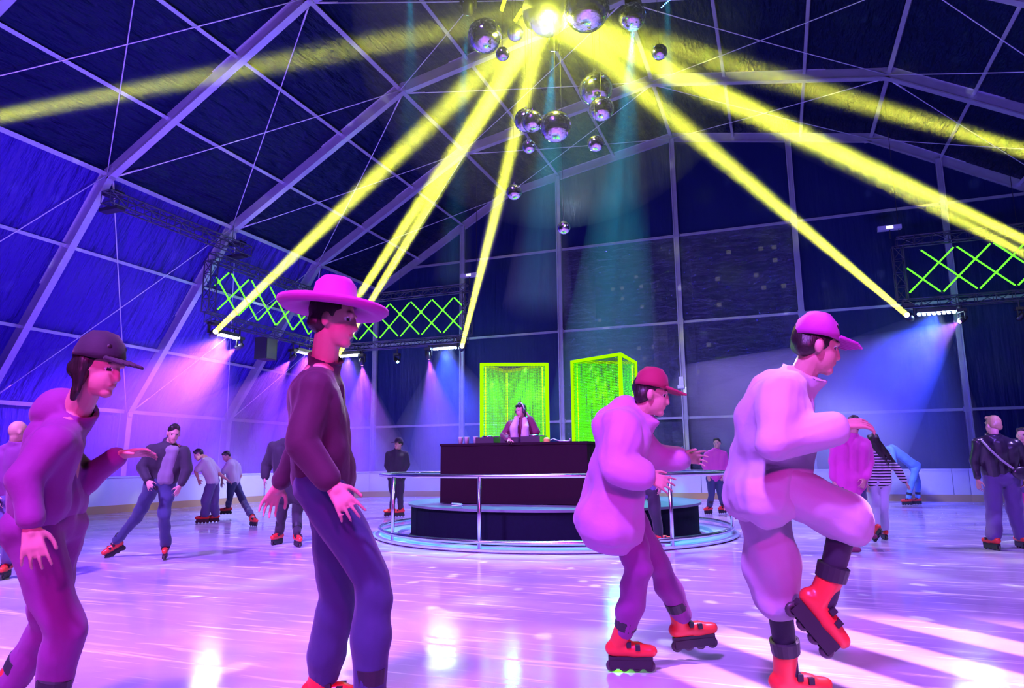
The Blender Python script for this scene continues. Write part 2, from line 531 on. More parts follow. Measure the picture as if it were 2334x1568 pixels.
# ------------------------------------------------------------------ floor
def floor_mat():
    m_ = mat('polished_rink_floor', (0.60, 0.54, 0.70), 0.16, 0.0, 0.55)
    nt = m_.node_tree; b = nt.nodes['Principled BSDF']
    tc = nt.nodes.new('ShaderNodeTexCoord')
    def streak(rot, sc, lo, hi, detail=3):
        mp = nt.nodes.new('ShaderNodeMapping'); mp.inputs['Rotation'].default_value = (0, 0, rot); mp.inputs['Scale'].default_value = sc
        n = nt.nodes.new('ShaderNodeTexNoise'); n.inputs['Scale'].default_value = 1.0; n.inputs['Detail'].default_value = detail; n.inputs['Distortion'].default_value = 0.4
        r = nt.nodes.new('ShaderNodeMapRange'); r.inputs[1].default_value = lo; r.inputs[2].default_value = hi
        nt.links.new(tc.outputs['Object'], mp.inputs[0]); nt.links.new(mp.outputs[0], n.inputs['Vector']); nt.links.new(n.outputs['Fac'], r.inputs[0])
        return r.outputs[0]
    s1 = streak(0.35, (0.9, 9, 1), 0.60, 0.70); s2 = streak(-0.9, (0.7, 11, 1), 0.62, 0.72); s3 = streak(1.3, (1.0, 14, 1), 0.64, 0.74)
    scr = mathn(nt, 'MAXIMUM', mathn(nt, 'MAXIMUM', s1, s2), s3)
    wear = streak(0.1, (0.5, 0.8, 1), 0.3, 0.75, 6)
    mx = nt.nodes.new('ShaderNodeMix'); mx.data_type = 'RGBA'
    mx.inputs[6].default_value = (0.36, 0.31, 0.50, 1); mx.inputs[7].default_value = (0.76, 0.70, 0.82, 1)
    nt.links.new(wear, mx.inputs[0])
    m2 = nt.nodes.new('ShaderNodeMix'); m2.data_type = 'RGBA'; m2.inputs[7].default_value = (0.95, 0.93, 0.97, 1)
    nt.links.new(mathn(nt, 'MULTIPLY', scr, 0.75), m2.inputs[0]); nt.links.new(mx.outputs[2], m2.inputs[6])
    nt.links.new(m2.outputs[2], b.inputs['Base Color'])
    rg = mathn(nt, 'MULTIPLY_ADD', wear, 0.10, 0.085)
    nt.links.new(mathn(nt, 'MULTIPLY_ADD', scr, 0.15, rg), b.inputs['Roughness'])
    n = nt.nodes.new('ShaderNodeTexNoise'); n.inputs['Scale'].default_value = 2.2; n.inputs['Detail'].default_value = 3
    mp = nt.nodes.new('ShaderNodeMapping'); mp.inputs['Scale'].default_value = (1, 1.5, 1)
    nt.links.new(tc.outputs['Object'], mp.inputs[0]); nt.links.new(mp.outputs[0], n.inputs['Vector'])
    bp = nt.nodes.new('ShaderNodeBump'); bp.inputs['Strength'].default_value = 0.12; bp.inputs['Distance'].default_value = 0.02
    nt.links.new(mathn(nt, 'ADD', n.outputs['Fac'], mathn(nt, 'MULTIPLY', scr, 0.06)), bp.inputs['Height'])
    nt.links.new(bp.outputs[0], b.inputs['Normal'])
    return m_
M['floor'] = floor_mat()
mb = MB(); mb.add([(XC - 19.2, -9, 0), (XC + 19.2, -9, 0), (XC + 19.2, 28.9, 0), (XC - 19.2, 28.9, 0)], [(0, 1, 2, 3)])
tag(mb.build('floor', M['floor'], origin=(0, 0, 0)), kind='structure')
mb = MB(); mb.add([(-120, 28.9, -0.3), (120, 28.9, -0.3), (120, 220, -0.3), (-120, 220, -0.3)], [(0, 1, 2, 3)])
tag(mb.build('ground', mat('night_asphalt', (0.03, 0.03, 0.035), 0.8)), kind='structure')

# ------------------------------------------------------------------ rink barrier
rb = thing('rink_barrier', (XC, 23.1, 0), 'white plastic rink barrier with yellow kick strip curving round the far floor', 'barrier')
bp_ = [(-15.9, 3.0 + i * 2.25) for i in range(8)]
cxx, cyy, rr_ = -11.6, 18.8, 4.3
bp_ += [(cxx - rr_ * math.cos(t), cyy + rr_ * math.sin(t)) for t in np.linspace(0.001, PI / 2, 6)]
bp_ += [(x, 23.1) for x in np.arange(-9.3, 5.0, 2.3)]
bp_ += [(4.7 + 4.3 * math.sin(t), 18.8 + 4.3 * math.cos(t)) for t in np.linspace(0.05, PI / 2, 6)]
bp_ += [(9.0, 18.8 - 2.3 * i) for i in range(1, 5)]
for (x0, y0), (x1, y1) in zip(bp_, bp_[1:]):
    a, b = Vector((x0, y0, 0.535)), Vector((x1, y1, 0.535))
    d = (b - a).normalized()
    if (b - a).length < 0.2: continue
    mb = MB(); mb.bar(a + d * 0.008, b - d * 0.008, 0.05, 0.69)
    mb.bar(a + d * 0.008 + Vector((0, 0, 0.355)), b - d * 0.008 + Vector((0, 0, 0.355)), 0.09, 0.04)
    mb.build('barrier_panel', M['barrier'], rb)
    mb = MB(); mb.bar(a - Vector((0, 0, 0.44)), b - Vector((0, 0, 0.44)), 0.065, 0.19)
    mb.build('kick_strip', M['kick'], rb)

# ------------------------------------------------------------------ stage, guard rail, desk
SC = Vector((-3.695, 11.63, 0))
SR, SH = 2.44, 0.52
st = thing('stage_platform', SC, 'low round black stage platform under the black desk', 'stage')
mb = MB(); mb.lathe([(0.001, SH - 0.01), (SR - 0.03, SH - 0.01), (SR - 0.03, 0.02), (SR, 0.0)], SC, n=96)
mb.build('skirt', M['deck'], st, smooth=False)
mb = MB(); mb.lathe([(0.001, SH), (SR + 0.02, SH), (SR + 0.02, SH - 0.035), (SR - 0.02, SH - 0.035)], SC, n=96)
mb.build('deck_top', mat('stage_deck_top', (0.12, 0.13, 0.16), 0.4), st)
mb = MB(); mb.lathe([(2.98, 0.0), (3.02, 0.02), (3.02, 0.04), (2.62, 0.05), (2.60, 0.0)], SC, n=96)
mb.build('floor_ring', mat('pale_floor_ring', (0.35, 0.5, 0.6), 0.3), st)

gr = thing('guard_rail', SC, 'round stainless pipe guard rail circling the stage', 'railing')
RR = 2.92
def ring(z, r=RR, n=96):
    return [SC + Vector((r * math.cos(2 * PI * i / n), r * math.sin(2 * PI * i / n), z)) for i in range(n)]
mb = MB(); mb.tube(ring(0.985), 0.030, 10, closed=True); mb.build('top_rail', M['chrome'], gr, smooth=True)
mb = MB(); mb.tube(ring(0.13), 0.030, 10, closed=True); mb.build('bottom_rail', M['chrome'], gr, smooth=True)
def ang(px, py):
    g = ground(px, py) - SC
    return math.atan2(g.y, g.x)
angs = [ang(1102, 1256), ang(893, 1238), ang(1650, 1222), ang(1440, 1238), ang(924, 1208), ang(1563, 1180), ang(1180, 1170), ang(1380, 1172)]
for t in angs:
    p = SC + Vector((RR * math.cos(t), RR * math.sin(t), 0))
    mb = MB(); mb.tube([p + Vector((0, 0, 0.0)), p + Vector((0, 0, 0.985))], 0.027, 10)
    mb.lathe([(0.001, 0.012), (0.075, 0.012), (0.075, 0.0)], p, n=16)
    mb.build('post', M['chrome'], gr, smooth=True)

# desk: front face runs along X
fl = ground(985, 1150, SH); fr_ = ground(1352, 1150, SH)
DX0, DX1 = fl.x, fr_.x
DY = (fl.y + fr_.y) / 2
DH = 0.955
dk = thing('dj_desk', ((DX0 + DX1) / 2, DY + 0.4, SH), 'long black cloth covered dj desk on the round stage', 'desk')
def cloth_panel(a, b, z0, z1, n=60, amp=0.012):
    a, b = Vector(a), Vector(b)
    d = (b - a).normalized(); nrm = Vector((d.y, -d.x, 0))
    vs_ = []; fs = []
    for j in range(9):
        z = z0 + (z1 - z0) * j / 8
        for i in range(n + 1):
            t = i / n
            w = amp * (1 - j / 8 * 0.8) * (math.sin(t * 23) + 0.6 * math.sin(t * 41 + 1 + j * 0.1))
            p = a.lerp(b, t) + nrm * w
            vs_.append((p.x, p.y, z))
    for j in range(8):
        for i in range(n):
            q = j * (n + 1) + i
            fs.append((q, q + 1, q + n + 2, q + n + 1))
    return vs_, fs
mb = MB()
c0, c1, c2, c3 = (DX0, DY, 0), (DX1, DY, 0), (DX1, DY + 0.8, 0), (DX0, DY + 0.8, 0)
for a, b in ((c0, c1), (c1, c2), (c2, c3), (c3, c0)):
    mb.add(*cloth_panel(a, b, SH + 0.01, SH + DH - 0.01))
mb.build('cloth_skirt', M['deskcloth'], dk, smooth=True)
mb = MB(); mb.box(((DX0 + DX1) / 2, DY + 0.4, SH + DH - 0.015), (DX1 - DX0) / 2 + 0.012, 0.412, 0.02)
mb.build('desk_top', M['deskcloth'], dk)
ZT = SH + DH + 0.006
# small emissive strip is the lit edge of the deck, part of nothing else: equipment
def on_desk(px, back=0.35, z=ZT):
    r = FW + RX * ((px - 1167) / FPX) - UPV * ((1000 - 784) / FPX)
    t = (DY + back) / r.y
    return Vector((CAM.x + r.x * t, DY + back, z))
M['gear'] = mat('black_gear_plastic', (0.05, 0.035, 0.045), 0.4)
def player(px, label):
    p = on_desk(px, 0.34)
    t = thing('media_player', p, label, 'dj player')
    mb = MB(); mb.box(p + Vector((0, 0, 0.05)), 0.16, 0.20, 0.048); mb.box(p + Vector((0, 0.12, 0.105)), 0.15, 0.07, 0.012)
    mb.build('body', M['gear'], t)
    mb = MB(); mb.lathe([(0.001, 0.03), (0.085, 0.03), (0.10, 0.02), (0.10, 0.0)], p + Vector((0, -0.05, 0.097)), n=28)
    mb.build('jog_wheel', M['chrome'], t)
    mb = MB(); mb.box(p + Vector((0, 0.115, 0.12)), 0.11, 0.045, 0.004); mb.build('screen', mat('dim_screen', (0.02, 0.02, 0.03), 0.2, emit=(0.5, 0.3, 0.9, 0.4)), t)
player(1115, 'black dj player left of the mixer on the desk')
player(1218, 'black dj player right of the mixer on the desk')
p = on_desk(1170, 0.34)
t = thing('dj_mixer', p, 'black dj mixer with knobs between the two players', 'mixer')
mb = MB(); mb.box(p + Vector((0, 0, 0.045)), 0.15, 0.20, 0.043); mb.build('body', M['gear'], t)
for i in range(4):
    for j in range(3):
        mb = MB(); q = p + Vector((-0.1 + i * 0.065, -0.02 + j * 0.07, 0.088)); mb.tube([q, q + Vector((0, 0, 0.025))], 0.012, 8); mb.build('knob', M['chrome'], t)
M['cup'] = mat('frosted_plastic_cup', (0.75, 0.82, 0.85), 0.25, 0, 0.5)
for nm, px in (('clear plastic cup at the left end of the desk', 1050), ('clear plastic cup second from the left end of the desk', 1064), ('clear plastic cup closest to the left dj player', 1084)):
    p = on_desk(px, 0.22)
    t = thing('plastic_cup', p, nm, 'cup', 'plastic cups on the desk')
    mb = MB(); mb.lathe([(0.001, 0.004), (0.032, 0.004), (0.042, 0.105), (0.045, 0.108), (0.045, 0.112), (0.039, 0.108), (0.030, 0.01), (0.001, 0.01)], p, n=20)
    mb.build('cup_wall', M['cup'], t, smooth=True)
p = on_desk(1246, 0.2)
mb = MB(); mb.lathe([(0.001, 0.0), (0.05, 0.0), (0.052, 0.05), (0.03, 0.075), (0.001, 0.08)], p, n=18)
tag(mb.build('tape_roll', mat('yellow_tape', (0.7, 0.5, 0.1), 0.5), origin=p), 'small yellow roll lying right of the dj players on the desk', 'tape')
p = on_desk(1270, 0.25)
mb = MB()
pts = [p + Vector((-0.16 + 0.05 * i + 0.02 * math.sin(i * 2.1), 0.05 * math.sin(i * 1.3), 0.014 + 0.045 * max(0, math.sin(i * 0.9)))) for i in range(9)]
mb.tube(pts, 0.010, 6)
tag(mb.build('audio_cable', mat('grey_cable', (0.5, 0.5, 0.55), 0.4), smooth=True, origin=p), 'loose grey cable coiled at the right end of the desk', 'cable')
# cable lying over the front deck edge
p = SC + Vector((-0.72, -SR + 0.12, SH))
mb = MB(); mb.tube([p + Vector((0.02 * math.cos(k_ * 0.8) * 4, 0.07 * math.sin(k_ * 0.8), 0.02 + 0.004 * k_)) for k_ in range(14)], 0.009, 6)
tag(mb.build('floor_cable', mat('pale_cable', (0.4, 0.6, 0.65), 0.4), smooth=True, origin=p), 'small pale coil of cable on the stage edge before the desk', 'cable')

# ------------------------------------------------------------------ green mesh towers
def mesh_mat():
    m_ = bpy.data.materials.new('perforated_green_sheet')
    m_.use_nodes = True
    nt = m_.node_tree; nt.nodes.clear()
    o = nt.nodes.new('ShaderNodeOutputMaterial')
    uv = nt.nodes.new('ShaderNodeUVMap')
    sp = nt.nodes.new('ShaderNodeSeparateXYZ'); nt.links.new(uv.outputs[0], sp.inputs[0])
    def hole(s):
        f = mathn(nt, 'FRACT', mathn(nt, 'MULTIPLY', s, 36.0))
        return mathn(nt, 'LESS_THAN', mathn(nt, 'ABSOLUTE', mathn(nt, 'SUBTRACT', f, 0.5)), 0.30)
    h = mathn(nt, 'MULTIPLY', hole(sp.outputs[0]), hole(sp.outputs[1]))
    t = nt.nodes.new('ShaderNodeBsdfTransparent')
    b = nt.nodes.new('ShaderNodeBsdfPrincipled'); b.inputs['Base Color'].default_value = (0.12, 0.60, 0.0, 1); b.inputs['Roughness'].default_value = 0.4
    mx = nt.nodes.new('ShaderNodeMixShader')
    nt.links.new(h, mx.inputs[0]); nt.links.new(b.outputs[0], mx.inputs[1]); nt.links.new(t.outputs[0], mx.inputs[2])
    nt.links.new(mx.outputs[0], o.inputs[0])
    return m_
M['mesh'] = mesh_mat()
M['towerframe'] = emis('emitting_green_frame', (0.42, 1.0, 0.0), 1.1)  # whole frame emits, standing in for LED strips along its edges
M['greenstrip'] = emis('green_strip_light', (0.22, 1.0, 0.0), 9)
M['curtain'] = mat('white_inner_liner', (0.8, 0.85, 0.8), 0.6, bump=(2.5, 0.6, (3, 3, 0.3), 0.05))
def tower(label, corners, z0, z1):
    c = sum(corners, Vector()) / 3
    base = Vector((c.x, c.y, z0))
    t = thing('light_tower', base, label, 'light tower')
    cs = [Vector((q.x, q.y, 0)) for q in corners]
    mb = MB()
    for q in cs:
        mb.bar(q + Vector((0, 0, z0)), q + Vector((0, 0, z1)), 0.05, 0.05, up=(0.3, 1, 0))
    for i in range(3):
        a, b = cs[i], cs[(i + 1) % 3]
        for z in (z0 + 0.03, z1 - 0.025):
            mb.bar(a + Vector((0, 0, z)), b + Vector((0, 0, z)), 0.05, 0.05)
    mb.build('frame', M['towerframe'], t)
    for i in range(3):
        a, b = cs[i], cs[(i + 1) % 3]
        w = (b - a).length
        me_v = [a + Vector((0, 0, z0)), b + Vector((0, 0, z0)), b + Vector((0, 0, z1)), a + Vector((0, 0, z1))]
        mb = MB(); mb.add(me_v, [(0, 1, 2, 3)])
        o = mb.build('mesh_panel', M['mesh'], t)
        uvl = o.data.uv_layers.new(name='UVMap')
        for li, (u, v) in enumerate(((0, 0), (w, 0), (w, z1 - z0), (0, z1 - z0))):
            uvl.data[li].uv = (u, v)
    # inner strip lights up each corner
    for q in cs:
        p_ = q.lerp(Vector((c.x, c.y, 0)), 0.13)
        mb = MB(); mb.tube([p_ + Vector((0, 0, z0 + 0.05)), p_ + Vector((0, 0, z1 - 0.07))], 0.012, 6)
        mb.build('strip_light', M['greenstrip'], t)
    pl = lamp('tower_lamp', 'POINT', base + Vector((0, 0, 0.9)), base, 60, (0.14, 1.0, 0.0), shadow_soft_size=0.12)
    pl2 = lamp('tower_lamp', 'POINT', base + Vector((0, 0, 1.9)), base, 60, (0.14, 1.0, 0.0), shadow_soft_size=0.12)
    return t
def down(px, py, d):
    q = at(px, py, d); return Vector((q.x, q.y, 0))
tower('green glowing mesh tower behind the person at the desk', [down(1098, 832, 12.55), down(1246, 832, 12.6), down(1154, 848, 13.55)], SH + 0.005, 2.95)
tower('green glowing mesh tower right of the desk', [down(1304, 826, 12.88), down(1413, 808, 12.0), down(1448, 828, 13.05)], SH + 0.005, 3.03)

# ------------------------------------------------------------------ lighting trusses
def truss_run(mb, a, b, s_=0.30, step=0.5, r=0.024):
    """square box truss between a and b"""
    a, b = Vector(a), Vector(b)
    X, Y, Z = frame_of(b - a)
    L = (b - a).length
    n = max(1, round(L / step))
    offs = [(X * i + Y * j) * (s_ / 2) for i, j in ((-1, -1), (1, -1), (1, 1), (-1, 1))]
    for o in offs:
        mb.tube([a + o, b + o], r, 6)
    for k_ in range(n + 1):
        p_ = a + Z * (L * k_ / n)
        for i in range(4):
            mb.tube([p_ + offs[i], p_ + offs[(i + 1) % 4]], r * 0.55, 5, cap=False)
            if k_ < n:
                q = a + Z * (L * (k_ + 1) / n)
                mb.tube([p_ + offs[i], q + offs[(i + 1) % 4]] if k_ % 2 == 0 else [q + offs[i], p_ + offs[(i + 1) % 4]], r * 0.55, 5, cap=False)
ZTOP, ZBOT = 8.22, 6.12
def hang(mb, p):
    mb.tube([p, (p[0], p[1], roofz(p[0]) - 0.2)], 0.010, 5)
# left frame: along the wall then along the gable
XL, XR, YB = -17.75, -11.45, 25.0
YL = 17.75
t = thing('lighting_truss', (XL, YB, ZBOT), 'black box truss frame hung at the left back corner with green tubes', 'truss')
for z, nm in ((ZTOP, 'top_truss'), (ZBOT, 'bottom_truss')):
    mb = MB(); truss_run(mb, (XL, YL, z), (XL, YB - 0.15, z)); truss_run(mb, (XL - 0.1, YB, z), (XR, YB, z)); mb.build(nm, M['truss'], t)
for nm, x, y in (('end_truss', XL, YL), ('end_truss', XR, YB)):
    mb = MB(); truss_run(mb, (x, y, ZBOT + 0.16), (x, y, ZTOP - 0.16)); mb.build(nm, M['truss'], t)
for x, y in ((XL + 0.1, YL + 0.8), (XL + 0.1, 22.2), (-14.6, YB), (XR + 0.4, YB)):
    mb = MB(); hang(mb, (x, y, ZTOP + 0.15)); mb.build('hoist_cable', M['black'], t)
XR0 = 4.05
t = thing('lighting_truss', (8.0, YB, ZBOT), 'black box truss frame hung at the right back with green tubes', 'truss')
for z, nm in ((ZTOP, 'top_truss'), (ZBOT, 'bottom_truss')):
    mb = MB(); truss_run(mb, (XR0, YB, z), (10.6, YB, z)); mb.build(nm, M['truss'], t)
mb = MB(); truss_run(mb, (XR0, YB, ZBOT + 0.16), (XR0, YB, ZTOP - 0.16)); mb.build('end_truss', M['truss'], t)
for x in (XR0 + 0.1, 7.4):
    mb = MB(); hang(mb, (x, YB, ZTOP + 0.15)); mb.build('hoist_cable', M['black'], t)
# short service truss under the eave of the near bays
t = thing('service_truss', (-17.35, 16.2, 8.7), 'dark box truss slung under the left eave between two arches', 'truss')
mb = MB(); truss_run(mb, (-17.45, 13.4, 8.75), (-17.45, 19.1, 8.75), 0.36, 0.55); mb.build('span', M['truss'], t)
for y in (13.76, 18.76):
    mb = MB(); mb.box((-17.62, y, 8.98), 0.28, 0.14, 0.05); mb.build('upper_clamp', M['black'], t)
    mb = MB(); mb.box((-17.62, y, 8.5), 0.36, 0.14, 0.05); mb.build('lower_clamp', M['black'], t)

# LED tubes
def led_tube(a, b, label, group):
    a, b = Vector(a), Vector(b)
    d = (b - a).normalized()
    t = thing('led_tube', (a + b) / 2, label, 'light tube', group)
    mb = MB(); mb.tube([a + d * 0.05, b - d * 0.05], 0.026, 8); mb.build('glow_tube', M['green'], t, smooth=True)
    for p_, q in ((a, a + d * 0.06), (b - d * 0.06, b)):
        mb = MB(); mb.tube([p_, q], 0.03, 8); mb.build('end_cap', M['skate_black'], t)
TZ0, TZ1 = 6.40, 7.90
def lattice(org, axis, s_list, where, group, nrm, lo, hi):
    org, axis, nrm = Vector(org), Vector(axis), Vector(nrm)
    for kind, off in (('down', 0.012), ('up', -0.04)):
        n = 0
        for s0 in s_list:
            s1 = s0 + 1.5 if kind == 'down' else s0 + 1.5
            z0, z1 = (TZ1, TZ0) if kind == 'down' else (TZ0, TZ1)
            a0, a1 = s0, s1
            if kind == 'up': a0, a1 = s0 + 0.5, s0 + 2.0
            # clip to the panel
            def clip(s):
                return z0 + (z1 - z0) * (s - a0) / (a1 - a0)
            b0, b1 = max(a0, lo), min(a1, hi)
            if b1 - b0 < 0.3: continue
            n += 1
            pa = org + axis * b0 + nrm * off; pa.z = clip(b0)
            pb = org + axis * b1 + nrm * off; pb.z = clip(b1)
            dirn = 'falling' if kind == 'down' else 'rising'
            led_tube(pa, pb, '%s green LED tube, %s from the left on the %s' % (dirn, ORD[n - 1], where), group)
lattice((XL + 0.05, YL, 0), (0, 1, 0), [-1.15 + k_ for k_ in range(9)], 'left side wall truss', 'green tubes on the left wall truss', (1, 0, 0), 0.15, 6.9)
lattice((-17.6, YB - 0.05, 0), (1, 0, 0), [-1.45 + k_ for k_ in range(8)], 'back truss left of the stage', 'green tubes on the left back truss', (0, -1, 0), 0.1, 6.0)
lattice((4.12, YB - 0.05, 0), (1, 0, 0), [-0.45 + k_ for k_ in range(8)], 'right back truss', 'green tubes on the right back truss', (0, -1, 0), 0.1, 6.4)

# ------------------------------------------------------------------ moving heads, bars and their beams
def moving_head(p, d, lens, label, s_=1.0, hang_=True, on=True):
    p = Vector(p); d = Vector(d).normalized()
    t = thing('moving_head_light', p, label, 'stage light')
    up = Vector((0, 0, 1))
    X = up.cross(d)
    if X.length < 1e-3: X = Vector((1, 0, 0))
    X.normalize()
    ax = (X, d.cross(X) * -1, d)
    top = p + up * 0.30 * s_
    mb = MB(); mb.box(top + up * 0.06 * s_, 0.17 * s_, 0.15 * s_, 0.06 * s_); mb.build('base', M['black'], t)
    if top.z + 0.1 * s_ < 5.99:
        mb = MB(); mb.tube([top + up * 0.1 * s_, (top.x, top.y, 6.0)], 0.03, 8); mb.build('drop_bar', M['black'], t)
    mb = MB()
    for sg in (-1, 1):
        mb.bar(top + X * (0.165 * s_ * sg), p + X * (0.165 * s_ * sg), 0.04 * s_, 0.10 * s_, up=(0, 1, 0))
    mb.bar(top - X * 0.18 * s_, top + X * 0.18 * s_, 0.10 * s_, 0.05 * s_)
    mb.build('yoke', M['black'], t)
    mb = MB(); mb.lathe([(0.001, -0.22 * s_), (0.09 * s_, -0.20 * s_), (0.125 * s_, -0.06 * s_), (0.13 * s_, 0.10 * s_), (0.105 * s_, 0.17 * s_), (0.085 * s_, 0.17 * s_)], p, ax, n=20)
    mb.build('head', M['black'], t, smooth=True)
    mb = MB(); mb.lathe([(0.001, 0.185 * s_), (0.06 * s_, 0.18 * s_), (0.088 * s_, 0.165 * s_)], p, ax, n=20)
    mb.build('lens', lens, t, smooth=True)
    return t, p + d * 0.20 * s_

def cone_haze(name, a, b, r0, r1, material, label, n=28):
    a, b = Vector(a), Vector(b)
    X, Y, Z = frame_of(b - a)
    L = (b - a).length
    mb = MB()
    mb.tube([a, a.lerp(b, 0.5), b], [r0, (r0 + r1) / 2, r1], n)
    return tag(mb.build(name, material, origin=a), label, 'haze', kind='stuff')

M['haze_y'] = haze('haze_in_yellow_beam', 0.05)
def beam(a, b, r0, r1, power, color, hz, label, bname='haze_beam'):
    a, b = Vector(a), Vector(b)
    L = (b - a).length
    o = lamp('beam_lamp', 'AREA', a, b, power, color, shape='DISK', size=r0 * 2)
    o.data.spread = 2 * math.atan((r1 - r0) / L) * 1.0
    cone_haze(bname, a + (b - a).normalized() * 0.02, b, r0 * 1.15, r1 * 1.15, hz, label)

BIG = at(1245, 26, 12.6)
ysrc = [((487, 760), XL, None, 'yellow beam light at the left end of the wall truss', 'yellow light beam rising from the far left light', 0.38),
        ((725, 815), XL + 0.0, None, 'left one of the two yellow beam lights near the truss corner', 'left of two yellow light beams side by side left of the desk', 0.30),
        ((768, 815), None, YB, 'right one of the two yellow beam lights near the truss corner', 'right of two yellow light beams side by side left of the desk', 0.26),
        ((1052, 793), None, YB, 'yellow beam light at the right end of the left back truss', 'steep yellow light beam rising left of the green towers', 0.28),
        ((2072, 722), None, YB, 'yellow beam light at the left end of the right truss', 'yellow light beam falling right across the clear panes', 0.36)]
def rayX(px, py, X):
    r = FW + RX * ((px - 1167) / FPX) - UPV * ((py - 784) / FPX)
    return CAM + r * (X / r.x)
YP = 128
for (px, py), X, Y, lab, blab, r1 in ysrc:
    p = rayX(px, py, X) if X is not None else atY(px, py, Y)
    h, tip = moving_head(p, BIG - p, M['lens_y'], lab)
    beam(tip, BIG, 0.085, r1, YP, YELLOW, M['haze_y'], blab)
for p, blab, lab in (((10.6, 25.4, 5.7), 'lower of two wide yellow light beams from the right edge', 1.0), ((10.6, 26.6, 5.7), 'upper of two wide yellow light beams from the right edge', 0.9),
                     ((10.6, 18.8, 5.7), 'yellow light beam entering high at the right edge', 0.5), ((-17.4, 4.85, 5.7), 'yellow light beam entering at the left edge under the roof', 0.28)):
    p = Vector(p)
    beam(p + (BIG - p).normalized() * 0.2, BIG, 0.085, 0.36, YP * lab, YELLOW, M['haze_y'], blab)

# pink spots, hanging nose down
def streaks(scale, lo, hi, seed):
    def f(nt, nrm):
        sp = nt.nodes.new('ShaderNodeSeparateXYZ'); nt.links.new(nrm, sp.inputs[0])
        a = mathn(nt, 'ARCTAN2', sp.outputs[1], sp.outputs[0])
        cb = nt.nodes.new('ShaderNodeCombineXYZ')
        nt.links.new(mathn(nt, 'MULTIPLY', a, scale), cb.inputs[0]); cb.inputs[1].default_value = seed
        n = nt.nodes.new('ShaderNodeTexNoise'); n.inputs['Scale'].default_value = 1.0; n.inputs['Detail'].default_value = 3
        nt.links.new(cb.outputs[0], n.inputs['Vector'])
        r = nt.nodes.new('ShaderNodeMapRange'); r.inputs[1].default_value = lo; r.inputs[2].default_value = hi; r.inputs[3].default_value = 0.25; r.inputs[4].default_value = 1.6
        nt.links.new(n.outputs['Fac'], r.inputs[0])
        return r.outputs[0]
    return f
M['haze_p'] = haze('haze_in_pink_spot', 0.15)
psrc = [((545, 790), XL, None, (200, 1010), 'pink spotlight under the left wall truss beside the first white LED bar', 'pink haze fan under the left wall truss', 0.85),
        ((667, 815), XL, None, (500, 1010), 'pink spotlight left of the dim LED bar under the left wall truss', 'pink haze fan left of the dark standing skater', 0.85),
        ((825, 825), None, YB, (845, 1060), 'pink spotlight right of the brightest white LED bar', 'pink haze fan under the middle of the left back truss', 0.8),
        ((977, 811), None, YB, (1010, 1060), 'pink spotlight left of the blue LED bar', 'pink haze fan left of the green tower', 0.66),
        ((2193, 728), None, YB, (1960, 900), 'pink spotlight under the right truss', 'pink haze fan under the right truss', 0.8)]
for i, ((px, py), X, Y, (tx, ty), lab, blab, ang_) in enumerate(psrc):
    p = rayX(px, py, X) if X is not None else atY(px, py, Y)
    tgt = at(tx, ty, depth(p) + (0.5 if i != 4 else -1.0))
    h, tip = moving_head(p, tgt - p, M['lens_p'], lab, 0.8)
    d = (tgt - tip).normalized()
    L = 8.5
    o = lamp('spot_lamp', 'SPOT', tip, tgt, 2200 if i < 4 else 800, (0.36, 0.06, 1.0), spot_size=ang_, spot_blend=0.35, shadow_soft_size=0.05)
    gobo(o, streaks(4.0, 0.38, 0.62, i * 3.7))
    cone_haze('haze_fan', tip, tip + d * L, 0.06, L * math.tan(ang_ / 2) * 1.02, M['haze_p'], blab)
p = atY(905, 822, YB)
moving_head(p, at(980, 1000, 24) - p, M['lens_c'], 'small cyan tipped spotlight between the pink spots under the back truss', 0.7)
p = atY(2326, 722, YB)
moving_head(p, at(2260, 800, 22) - p, M['lens_c'], 'small cyan spotlight under the right truss at the right edge', 0.7)

M['haze_v'] = haze('haze_in_bar_wash', 0.05)
def led_bar(p, axis, lens, tgt, power, color, lab, blab, ang_=1.25, L=7.0, dens=None):
    p = Vector(p); axis = Vector(axis).normalized()
    t = thing('led_bar', p, lab, 'LED bar light')
    mb = MB(); mb.bar(p - axis * 0.55 + Vector((0, 0, 0.09)), p + axis * 0.55 + Vector((0, 0, 0.09)), 0.14, 0.12); mb.build('housing', M['black'], t)
    mb = MB()
    for sg in (-1, 1):
        mb.bar(p + axis * 0.4 * sg + Vector((0, 0, 0.1)), p + axis * 0.4 * sg + Vector((0, 0, 0.36)), 0.05, 0.02, up=axis)
    mb.build('bracket', M['black'], t)
    mb = MB()
    toward = (Vector(tgt) - p).normalized()
    X, Y, Z = frame_of(toward)
    for k_ in range(8):
        c = p + axis * (-0.48 + k_ * 0.137) + Z * 0.03
        mb.ell(c, 0.055, 0.055, 0.03, (X, Y, Z), 10, 6)
    mb.build('led_lens', lens, t, smooth=True)
    o = lamp('bar_lamp', 'SPOT', p + Z * 0.12, tgt, power, color, spot_size=ang_, spot_blend=0.8, shadow_soft_size=0.15)
    if blab:
        cone_haze('haze_wash', p + Z * 0.1, p + Z * L, 0.25, L * math.tan(ang_ / 2), M['haze_v'], blab)
def toward_rink(p, drop=5.7, k_=7.0, cx=-6, cy=11):
    d = Vector((cx - p[0], cy - p[1], 0)).normalized()
    return Vector(p) + d * k_ - Vector((0, 0, drop))
p = rayX(515, 765, XL); led_bar(p, (0, 1, 0), M['lens_w'], at(330, 1000, depth(p) - 1), 17000, (0.20, 0.04, 1.0), 'bright white LED bar under the near end of the left wall truss', 'violet haze below the first white LED bar', 1.7, 8.0)
